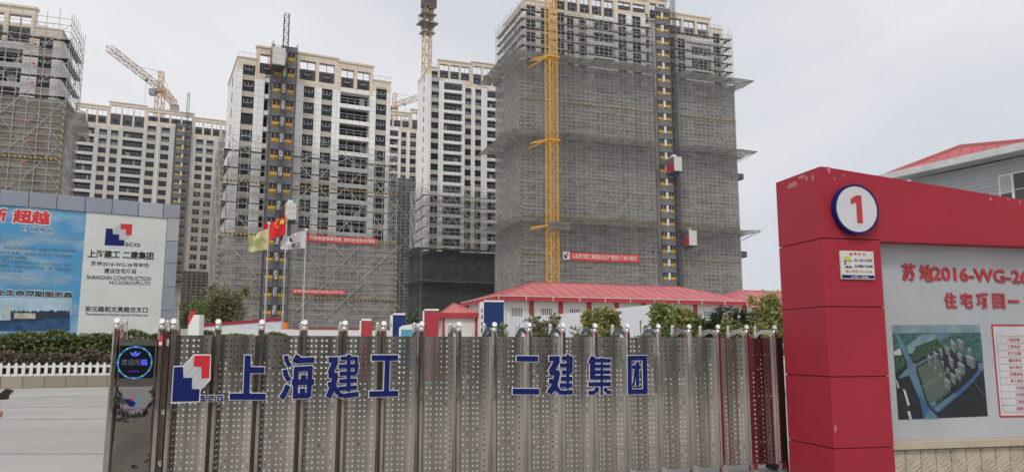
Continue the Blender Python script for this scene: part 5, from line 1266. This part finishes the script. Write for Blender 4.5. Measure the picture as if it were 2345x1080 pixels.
dm = MB(); dm.lathe([(.03, -.02), (.03, .0), (.026, .005), (.026, .07), (.022, .095), (.012, .11), (.001, .114)], 14, (0, 0, ZT)); dme = dm.mesh('dome_cap', [STEELP], True)
arc = MB(); na = 14
for i in range(na):
    def ap_(t): 
        th = math.pi * t; return (0, .02 + (DG - .04) * (.5 - .5 * math.cos(th)), ZT - .075 + .105 * math.sin(th))
    p, q = Vector(ap_(i / na)), Vector(ap_((i + 1) / na))
    d = (q - p).normalized(); nn = Vector((0, -d.z, d.y)) * .025
    if nn.z < 0: nn = -nn
    hw = .022
    vs = [p + nn + Vector((-hw, 0, 0)), p + nn + Vector((hw, 0, 0)), q + nn + Vector((hw, 0, 0)), q + nn + Vector((-hw, 0, 0)), p - nn + Vector((-hw, 0, 0)), p - nn + Vector((hw, 0, 0)), q - nn + Vector((hw, 0, 0)), q - nn + Vector((-hw, 0, 0))]
    arc.add(vs, [(0, 1, 2, 3), (7, 6, 5, 4), (0, 4, 5, 1), (2, 6, 7, 3), (1, 5, 6, 2), (3, 7, 4, 0)])
cr_ = MB(); cr_.box(-.018, .018, .031, DG - .021, 0, .03); crm = cr_.mesh('cross_rod', [STEELP])
ame = arc.mesh('arch_link', [STEELP])
tp = MB(); tp.box(-w_ - .002, -w_ - .0005, -.011, .028, .07, ZT - .05); tp.box(w_ + .0005, w_ + .002, -.011, .028, .07, ZT - .05)
tpm = tp.mesh('red_side_strip', [mat('red_side_strip', (.15, .035, .04), .4, metal=.3)])  # thin dark red strips down both sides of a post
st = MB(); st.box(-w_ - .003, -w_ - .001, -.01, .02, ZT - .085, ZT - .02); st.box(w_ + .001, w_ + .003, -.01, .02, ZT - .085, ZT - .02); stm = st.mesh('red_sticker', [mat('sticker_red', (.48, .04, .05), .45)])
ft = MB(); ft.box(-.035, .035, -.05, .0, .02, .16); ft.beam((-.02, .02, .05), (.02, .02, .05), .045, 10); ftm = ft.mesh('wheel_foot', [CHROME])
def perforated(L_, prof, nc, z0, z1, m_):
    """sheet folded along the profile (fraction along, depth), with real round holes in a regular grid"""
    pts = [Vector((f * L_, d)) for f, d in prof]; cum = [0]
    for a, b in zip(pts[:-1], pts[1:]): cum.append(cum[-1] + (b - a).length)
    T = cum[-1]
    def mp2(s):
        for i in range(len(pts) - 1):
            if s <= cum[i + 1] + 1e-9: f = (s - cum[i]) / (cum[i + 1] - cum[i]); p = pts[i].lerp(pts[i + 1], f); return p
        return pts[-1]
    mb = MB(); cw_ = .048; ch = .058; r = .0112
    def P3(s, z): p = mp2(min(max(s, 0), T)); return (p.x, p.y, z)
    nr = int((z1 - z0 - .03) / ch); zt = z1 - .022; 
    # one strip per facet so no hole straddles a fold
    for i in range(len(pts) - 1):
        a, b = cum[i], cum[i + 1]; k = max(0, int((b - a) / cw_)); mg = ((b - a) - k * cw_) / 2
        mb.quad(P3(a, zt), P3(b, zt), P3(b, z1), P3(a, z1)); zb = zt - nr * ch; mb.quad(P3(a, z0), P3(b, z0), P3(b, zb), P3(a, zb))
        if mg > 1e-5 and k: mb.quad(P3(a, zb), P3(a + mg, zb), P3(a + mg, zt), P3(a, zt)); mb.quad(P3(b - mg, zb), P3(b, zb), P3(b, zt), P3(b - mg, zt))
        if not k: mb.quad(P3(a, zb), P3(b, zb), P3(b, zt), P3(a, zt))
        for c in range(k):
            sc_ = a + mg + (c + .5) * cw_
            for w2 in range(nr):
                zc = zt - (w2 + .5) * ch; sq = []; oc = []
                for q in range(8):
                    an_ = math.pi / 4 * q; cx_, sx_ = math.cos(an_), math.sin(an_); mxx = max(abs(cx_), abs(sx_))
                    sq.append(P3(sc_ + cx_ / mxx * cw_ / 2, zc + sx_ / mxx * ch / 2)); oc.append(P3(sc_ + cx_ * r, zc + sx_ * r))
                mb.add(sq + oc, [(q, (q + 1) % 8, 8 + (q + 1) % 8, 8 + q) for q in range(8)])
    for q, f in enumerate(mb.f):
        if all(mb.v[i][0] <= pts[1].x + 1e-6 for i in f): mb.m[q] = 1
    return mb.mesh('perforated_panel', [m_, mat('darkened_steel_facet', (.13, .12, .112), .62, metal=.85, var=.3, scale=6, stretch=(1, 1, .1))])  # steep facet's steel coloured darker and made rougher to subdue its reflections
PROF = [(0, .0), (.07, .098), (.36, .080), (.68, .058), (.93, .028), (1, .0)]
ridge_m = STEELP
for i, u in enumerate(us):
    o = obj('front_post', pme, None, gate, (u, 0, 0))
    obj('post_collar', cme, None, o); obj('reflector_cap', bme, None, o); obj('red_side_strip', tpm, None, o); obj('red_sticker', stm, None, o)
    if i >= 9: obj('wheel_foot', ftm, None, gate, (u + .0, -.02, 0))
    q = obj('rear_post', bpm, None, gate, (u, DG, 0)); obj('dome_cap', dme, None, q)
    obj('arch_link', ame, None, gate, (u, 0, 0))
    for z_ in (.35, .95, 1.5): obj('cross_rod', crm, None, gate, (u, 0, z_))
    if i < len(us) - 1:
        L_ = us[i + 1] - u - .064
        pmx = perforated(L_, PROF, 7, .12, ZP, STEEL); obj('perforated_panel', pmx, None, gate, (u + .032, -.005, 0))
        sc2 = MB(); hb_ = (us[i + 1] - u)
        for z_ in (.25, .85): sc2.beam((0, DG * .55, z_), (hb_, DG * .55, z_ + .62), .011); sc2.beam((0, DG * .55 + .03, z_ + .62), (hb_, DG * .55 + .03, z_), .011)
        obj('scissor_link', sc2, STEELP, gate, (u, 0, 0))
        sm = MB()
        for f, dd in ((.36, .080), (.68, .058)): sm.box(L_ * f - .0025, L_ * f + .0025, dd - .007, dd - .001, .13, ZP - .005)
        obj('panel_seam', sm, STEELP, gate, (u + .032, -.005, 0))
# end post by the pillar
m = MB(); m.box(0, .07, -.02, .36, .02, ZP); obj('end_post', m, DARKST, gate, (us[-1] + .035, 0, 0))
# big characters, stroke by stroke
YL = -.055
def glyph(name, strokes, org, border=13, sc=6.75):
    g_ = [0]
    def rects(wd_extra, y, mi, mb):
        k = 0
        for st_ in strokes:
            pts_, wd = st_[0], st_[1]
            for (x1, y1), (x2, y2) in zip(pts_[:-1], pts_[1:]):
                d = Vector((x2 - x1, y2 - y1)); ln_ = d.length; d /= ln_; h = wd / 2 + wd_extra
                nn_ = Vector((-d.y, d.x)) * h; e0 = d * wd_extra; 
                j0 = d * (wd * .22 if len(pts_) > 2 else 0)
                A_ = [Vector((x1, y1)) - e0 - nn_ - j0 * 0, Vector((x2, y2)) + e0 - nn_ , Vector((x2, y2)) + e0 + nn_, Vector((x1, y1)) - e0 + nn_]
                q_ = [G(org[0] + a_.x / sc, org[1] + a_.y / sc, YL) for a_ in A_]
                mb.prism([(a_[0], a_[1]) for a_ in q_][::-1], y - k * .00025, y + .003, mi); k += 1
    mb = MB(); rects(border, YL, 0, mb); o_ = obj('character', mb, WHITE, gate); mb = MB(); rects(0, YL - .008, 0, mb); obj('character_face', mb, DBLUE, o_)
glyph('shang', [([(1265, 222), (1240, 870)], 95), ([(1270, 446), (1525, 449)], 95), ([(985, 855), (1540, 858)], 98)], (380, 780))
glyph('hai', [([(1850, 225), (1875, 330), (1920, 390)], 72), ([(1835, 440), (1858, 540), (1912, 610)], 78), ([(1885, 680), (1845, 790), (1780, 885)], 85), ([(2050, 220), (1985, 330)], 85), ([(2000, 305), (2297, 288)], 85), ([(1985, 437), (2268, 420)], 80), ([(2015, 405), (1995, 890)], 78),
              ([(2232, 390), (2205, 860)], 78), ([(1945, 640), (2290, 628)], 90), ([(1965, 848), (2215, 842)], 82), ([(2128, 520), (2122, 620)], 84), ([(2112, 730), (2105, 850)], 84)], (380, 780))
glyph('jian', [([(418, 290), (565, 290)], 88), ([(530, 310), (445, 500)], 92), ([(418, 528), (560, 528)], 84), ([(535, 520), (480, 700)], 88), ([(412, 668), (525, 668)], 80), ([(480, 720), (415, 870)], 92), ([(505, 690), (570, 815), (640, 850), (885, 815)], 76),
               ([(605, 267), (868, 267)], 60), ([(733, 208), (725, 780)], 64), ([(848, 245), (848, 500)], 54), ([(575, 392), (888, 380)], 66), ([(588, 502), (850, 498)], 66), ([(585, 620), (858, 606)], 66), ([(572, 735), (860, 712)], 66)], (690, 780), 12)
glyph('gong', [([(1085, 260), (1495, 260)], 84), ([(1330, 260), (1312, 812)], 78), ([(1048, 818), (1497, 808)], 88)], (690, 780))
glyph('er', [([(152, 272), (484, 276)], 84), ([(92, 776), (504, 780)], 88)], (1160, 780), 12)
glyph('jian', [([(655, 270), (815, 270)], 78), ([(785, 290), (685, 480)], 92), ([(660, 488), (815, 488)], 80), ([(790, 480), (735, 690)], 84), ([(652, 620), (790, 620)], 74), ([(735, 690), (655, 805)], 92), ([(735, 660), (800, 780), (870, 798), (1020, 785)], 70),
               ([(850, 265), (1010, 265)], 68), ([(945, 205), (940, 740)], 42), ([(998, 235), (992, 490)], 46), ([(822, 375), (1018, 375)], 64), ([(850, 482), (995, 482)], 66), ([(835, 582), (1010, 582)], 66), ([(818, 682), (1012, 682)], 66)], (1160, 780), 11)
glyph('ji', [([(1345, 240), (1290, 345)], 80), ([(1325, 290), (1325, 592)], 80), ([(1300, 300), (1612, 300)], 62), ([(1300, 388), (1605, 388)], 56), ([(1300, 477), (1605, 477)], 58), ([(1300, 562), (1605, 562)], 62), ([(1468, 255), (1465, 840)], 34),
             ([(1262, 665), (1612, 662)], 64), ([(1405, 715), (1370, 790), (1262, 800)], 64), ([(1520, 720), (1540, 785), (1612, 792)], 58)], (1160, 780), 11)
glyph('tuan', [([(1872, 264), (2165, 258)], 72), ([(1898, 232), (1903, 820)], 62), ([(2132, 228), (2142, 790)], 70), ([(1876, 782), (2170, 776)], 76), ([(1938, 400), (2070, 400)], 60), ([(2018, 325), (2022, 690)], 50), ([(1985, 440), (1968, 620), (1948, 690)], 30)], (1160, 780), 9)
GM = lambda a_, b_: G(380 + a_ / 6.75, 780 + b_ / 6.75, YL)
logo(gate, GM, YL, True)
for nm_, sts in (('S', [([(612, 850), (535, 850)], 22), ([(545, 845), (543, 885)], 22), ([(535, 884), (605, 884)], 22), ([(596, 884), (594, 922)], 22), ([(605, 920), (528, 920)], 22)]), ('C', [([(752, 850), (658, 850)], 22), ([(668, 845), (664, 920)], 22), ([(655, 920), (745, 920)], 22)]),
                 ('G', [([(885, 850), (795, 850)], 22), ([(805, 845), (800, 920)], 22), ([(792, 920), (878, 920)], 22), ([(870, 925), (872, 880)], 22), ([(880, 882), (840, 882)], 20)])):
    glyph(nm_, sts, (380, 780), 9)

# ---------------------------------------------------------------- gate drive unit with LED screen
u0 = G(268, 745)[0]; u1 = G(371, 745)[0]
drv = thing('gate_drive_unit', 'mirror steel gate motor head with round LED welcome screen', 'gate motor', (OG[0], OG[1], 0), AG)
for u in (u0, u1):
    o = obj('front_post', pme, None, drv, (u, 0, 0)); obj('post_collar', cme, None, o); obj('reflector_cap', bme, None, o); obj('red_side_strip', tpm, None, o); obj('red_sticker', stm, None, o)
    q = obj('rear_post', bpm, None, drv, (u + .02, DG, 0)); obj('dome_cap', dme, None, q); obj('arch_link', ame, None, drv, (u, 0, 0))
mz = lambda y: G(310, y)[1]
x0_, x1_ = u0 + .034, u1 - .034
m = MB(); m.box(x0_, x1_, .0, .34, .06, mz(776)); obj('housing', m, STEELP, drv)
for ya, yb in ((790, 777), (882, 866)):
    m = MB(); m.box(x0_, x1_, -.02, -.002, mz(ya), mz(yb)); obj('trim_band', m, STEELP, drv)
# mirror front with a pressed bulge
m = MB(); nx, nz = 24, 48; zb_, zt_ = .06, mz(884); vs = []
for jz in range(nz + 1):
    for ix in range(nx + 1):
        fx = ix / nx * 2 - 1; fz = jz / nz; e = .04 * (1 - fx * fx) * (math.sin(fz * math.pi) ** .5 if 0 < fz < 1 else 0) * (1 + .35 * math.sin(fz * 9 + 1))
        vs.append((x0_ + (x1_ - x0_) * ix / nx, -.004 - e, zb_ + (zt_ - zb_) * fz))
m.add(vs, [(jz * (nx + 1) + ix, jz * (nx + 1) + ix + 1, (jz + 1) * (nx + 1) + ix + 1, (jz + 1) * (nx + 1) + ix) for jz in range(nz) for ix in range(nx)])
obj('mirror_front', m, STEELM, drv, smooth=True)
sx0, sx1 = G(274, 830)[0], G(353, 830)[0]; sz0, sz1 = mz(865), mz(791)
m = MB(); m.box(sx0, sx1, -.025, -.004, sz0, sz1); scr = obj('led_screen', m, BLK, drv)
cx_, cz_ = G(309.5, 829)[0], mz(829); rr = G(348, 829)[0] - cx_
ED = lambda nme, c, s: mat(nme, c, .4, emit=c, emits=s)
lb, lg_, lt = ED('led_blue', (.06, .10, .62), .8), ED('led_green', (.04, .55, .16), .8), ED('led_teal', (.05, .22, .42), .6)
m = MB()
for k in range(48):
    a = 6.28318 * k / 48; m.add([(cx_ + rr * math.cos(a) + .0088 * math.cos(t * 1.0472), -.027, cz_ + rr * math.sin(a) + .0088 * math.sin(t * 1.0472)) for t in range(6)], [tuple(range(6))], 1 if k % 4 == 0 else (0 if k % 4 == 2 or k % 12 in (1, 7) else 2))
obj('led_ring', m, [lb, lg_, lt], scr)
text(scr, '欢迎光', cx_ - rr * .78, cx_ + rr * .34, cz_ - rr * .18, cz_ + rr * .22, -.027, ED('led_grey', (.10, .10, .115), .5), .0)
text(scr, '临', cx_ + rr * .38, cx_ + rr * .74, cz_ - rr * .18, cz_ + rr * .22, -.027, ED('led_text_blue', (.06, .09, .8), 1.0), .01)
m = MB()
for k in range(8): m.box(cx_ + rr * (-.32 + .08 * k), cx_ + rr * (-.27 + .08 * k), -.027, -.0265, cz_ - rr * .59, cz_ - rr * .54)
obj('led_dash_row', m, ED('led_violet', (.12, .03, .5), .6), scr)
m = MB()
for s in (-1, 1):
    m.add([(cx_ + s * .004, -.027, cz_ + rr * .50), (cx_ + s * rr * .34, -.027, cz_ + rr * .70), (cx_ + s * rr * .2, -.027, cz_ + rr * .46), (cx_ + s * .004, -.027, cz_ + rr * .38)], [(0, 1, 2, 3)])
m.add([(cx_ + rr * .09 * math.cos(6.283 * k / 10), -.0272, cz_ + rr * .62 + rr * .09 * math.sin(6.283 * k / 10)) for k in range(10)], [tuple(range(10))])
obj('led_wing_emblem', m, ED('led_emblem', (.07, .10, .6), .8), scr)
# V emblem and maker's writing on the mirror front
ve = lambda px, py: (G(px, py)[0], G(px, py)[1])
m = MB()
m.prism([ve(283, 912), ve(298, 929), ve(307, 929), ve(314, 922), ve(302, 912)], -.05, -.046, 0); m.prism([ve(308, 929), ve(316, 929), ve(325, 912), ve(317, 912)], -.05, -.046, 1)
m.add([(G(303, 913)[0] + .012 * math.cos(6.283 * k / 12), -.051, G(303, 913)[1] + .012 * math.sin(6.283 * k / 12)) for k in range(12)], [tuple(range(12))], 2)
obj('v_emblem', m, [DBLUE, mat('emblem_light_blue', (.12, .22, .4), .4), LRED], drv)
a, b = ve(270, 941), ve(335, 932)
text(drv, '红创科技门业', a[0], b[0], a[1], b[1], -.05, mat('violet_letters', (.17, .08, .16), .4), .02)
m = MB(); m.box(u1 - .02, u1 + .018, -.036, -.0315, mz(792), mz(766), 0); m.box(u1 - .016, u1 + .014, -.0375, -.0362, mz(789), mz(782), 1); obj('warning_label', m, [mat('label_red', (.5, .05, .07), .5), WHITE], drv)
m = MB(); m.box(u1 + .05, u1 + .085, .02, .06, mz(791), mz(776)); obj('sensor_box', m, WHITE, drv)
for z in (.45, .95): 
    m = MB(); m.box(u1 + .032, us[0] - .032, .06, .09, z, z + .035); m.beam((u1 + .06, .03, z), (u1 + .06, .12, z + .03), .016, 8); obj('hinge_link', m, CHROME, drv)

# ------------------------------------------------------------------ thin summer haze between here and the far towers
hz = MB(); hz.box(-420, 420, -60, 460, -1.0, 190)
hm = bpy.data.materials.new('haze_air'); hm.use_nodes = True; t = hm.node_tree; t.nodes.remove(t.nodes['Principled BSDF'])
pv_ = t.nodes.new('ShaderNodeVolumePrincipled'); pv_.inputs['Color'].default_value = (.93, .95, 1, 1); pv_.inputs['Density'].default_value = 0.00017; pv_.inputs['Anisotropy'].default_value = .2
t.links.new(pv_.outputs[0], t.nodes['Material Output'].inputs['Volume'])
tag(obj('haze', hz, hm), kind='stuff')

# ------------------------------------------------------------------ passer-by at the left edge: only the fingertips with a dark phone enter the frame
def skin_body(name, verts, edges, radii, m_, parent, sub=1):
    me = bpy.data.meshes.new(name); me.from_pydata(verts, edges, []); o = bpy.data.objects.new(name, me); COL.objects.link(o); o.parent = parent
    md = o.modifiers.new('skin', 'SKIN'); md.use_smooth_shade = True
    for i, r in enumerate(radii): me.skin_vertices[0].data[i].radius = (r, r) if not isinstance(r, tuple) else r
    me.skin_vertices[0].data[0].use_root = True
    sb = o.modifiers.new('sub', 'SUBSURF'); sb.levels = sub; sb.render_levels = sub
    bpy.context.view_layer.update()
    dg = bpy.context.evaluated_depsgraph_get(); ev = bpy.data.meshes.new_from_object(o.evaluated_get(dg))
    o.modifiers.clear(); o.data = ev; ev.materials.clear(); ev.materials.append(m_)
    ev.polygons.foreach_set('use_smooth', [True] * len(ev.polygons)); return o
tip = at(29, 893, 1.30)                       # corner of the phone
hx, hy, hz_ = tip.x, tip.y, tip.z
bx, by = hx - .52, hy - .12                   # where the person stands
pr = thing('person', 'person at the left edge holding up a dark phone, only fingertips in view', 'person', (bx, by, 0), 0)
rel = lambda x, y, z: (x - bx, y - by, z)
V = [(0, 0, .95), (0, 0, 1.12), (0, 0, 1.32), (0, 0, 1.46), (0, .01, 1.53), (0, .01, 1.60), (0, .01, 1.70),
     (-.09, 0, .90), (-.10, .01, .50), (-.10, -.01, .09), (-.10, .12, .04), (.09, 0, .90), (.10, .01, .50), (.10, -.01, .09), (.10, .12, .04),
     (-.19, 0, 1.42), (-.24, -.02, 1.15), (-.25, .05, .90), (-.25, .07, .80), (.18, 0, 1.42), (.23, .04, 1.17), rel(hx - .17, hy - .01, hz_ - .10), rel(hx - .10, hy, hz_ - .045)]
E_ = [(0, 1), (1, 2), (2, 3), (3, 4), (4, 5), (5, 6), (0, 7), (7, 8), (8, 9), (9, 10), (0, 11), (11, 12), (12, 13), (13, 14), (3, 15), (15, 16), (16, 17), (17, 18), (3, 19), (19, 20), (20, 21), (21, 22)]
Rr = [.15, .14, .16, .12, .055, .085, .07, .09, .065, .045, .035, .09, .065, .045, .035, .065, .05, .035, .03, .065, .05, .032, (.036, .018)]
skin_body('body', V, E_, Rr, SKIN, pr, 2)
# clothes
skin_body('jacket', [(0, 0, .92), (0, 0, 1.12), (0, 0, 1.32), (0, 0, 1.46), (-.19, 0, 1.43), (-.24, -.02, 1.15), (-.25, .04, .93), (.18, 0, 1.43), (.23, .04, 1.17), rel(hx - .21, hy - .01, hz_ - .13)],
          [(0, 1), (1, 2), (2, 3), (3, 4), (4, 5), (5, 6), (3, 7), (7, 8), (8, 9)], [.165, .155, .175, .10, .08, .062, .05, .08, .062, .048], mat('jacket_cloth', (.05, .06, .08), .85), pr, 2)
skin_body('trousers', [(0, 0, .98), (-.09, 0, .88), (-.10, .01, .50), (-.10, -.01, .10), (.09, 0, .88), (.10, .01, .50), (.10, -.01, .10)], [(0, 1), (1, 2), (2, 3), (0, 4), (4, 5), (5, 6)], [.155, .11, .08, .06, .11, .08, .06], mat('trouser_cloth', (.03, .03, .035), .9), pr, 2)
hm_ = MB(); hm_.lathe([(.001, .115), (.06, .10), (.092, .055), (.097, .01), (.09, -.04), (.08, -.05)], 16, (0, -.005, 1.665)); obj('hair', hm_, mat('hair_black', (.012, .010, .009), .5), pr, smooth=True)
# hand: palm edge to five fingers closing on the phone
palm = Vector(rel(hx - .092, hy, hz_ - .037))
def fing(base, mid_, tip_, r): skin_body('finger', [palm + Vector(base), palm + Vector(mid_), palm + Vector(tip_)], [(0, 1), (1, 2)], [r * 1.1, r, r * .85], SKIN, pr, 2)
for k, (l, r) in enumerate(((.066, .0085), (.072, .0088), (.067, .0085), (.054, .0075))):
    z = .022 - k * .017
    fing((-.005, .012, z), (l * .55, .022, z - .004), (l, .006, z - .008), r)
fing((-.02, -.012, .01), (.025, -.026, .022), (.052, -.018, .018), .0095)
ph = MB(); pz = .0045
pl_ = [(0, 0), (-.009, .0028), (-.022, -.008), (-.10, -.030), (-.10, -.052), (-.022, -.0155), (-.008, -.0145), (-.0075, -.009)]
ph.prism([(rel(hx + a_, 0, 0)[0], hz_ + b_) for a_, b_ in pl_][::-1], rel(0, hy - pz, 0)[1], rel(0, hy + pz, 0)[1])
po = obj('phone', ph, mat('phone_case', (.018, .012, .012), .5), None, (bx, by, 0)); tag(po, 'dark phone in a leather case held in at the left edge', 'phone')
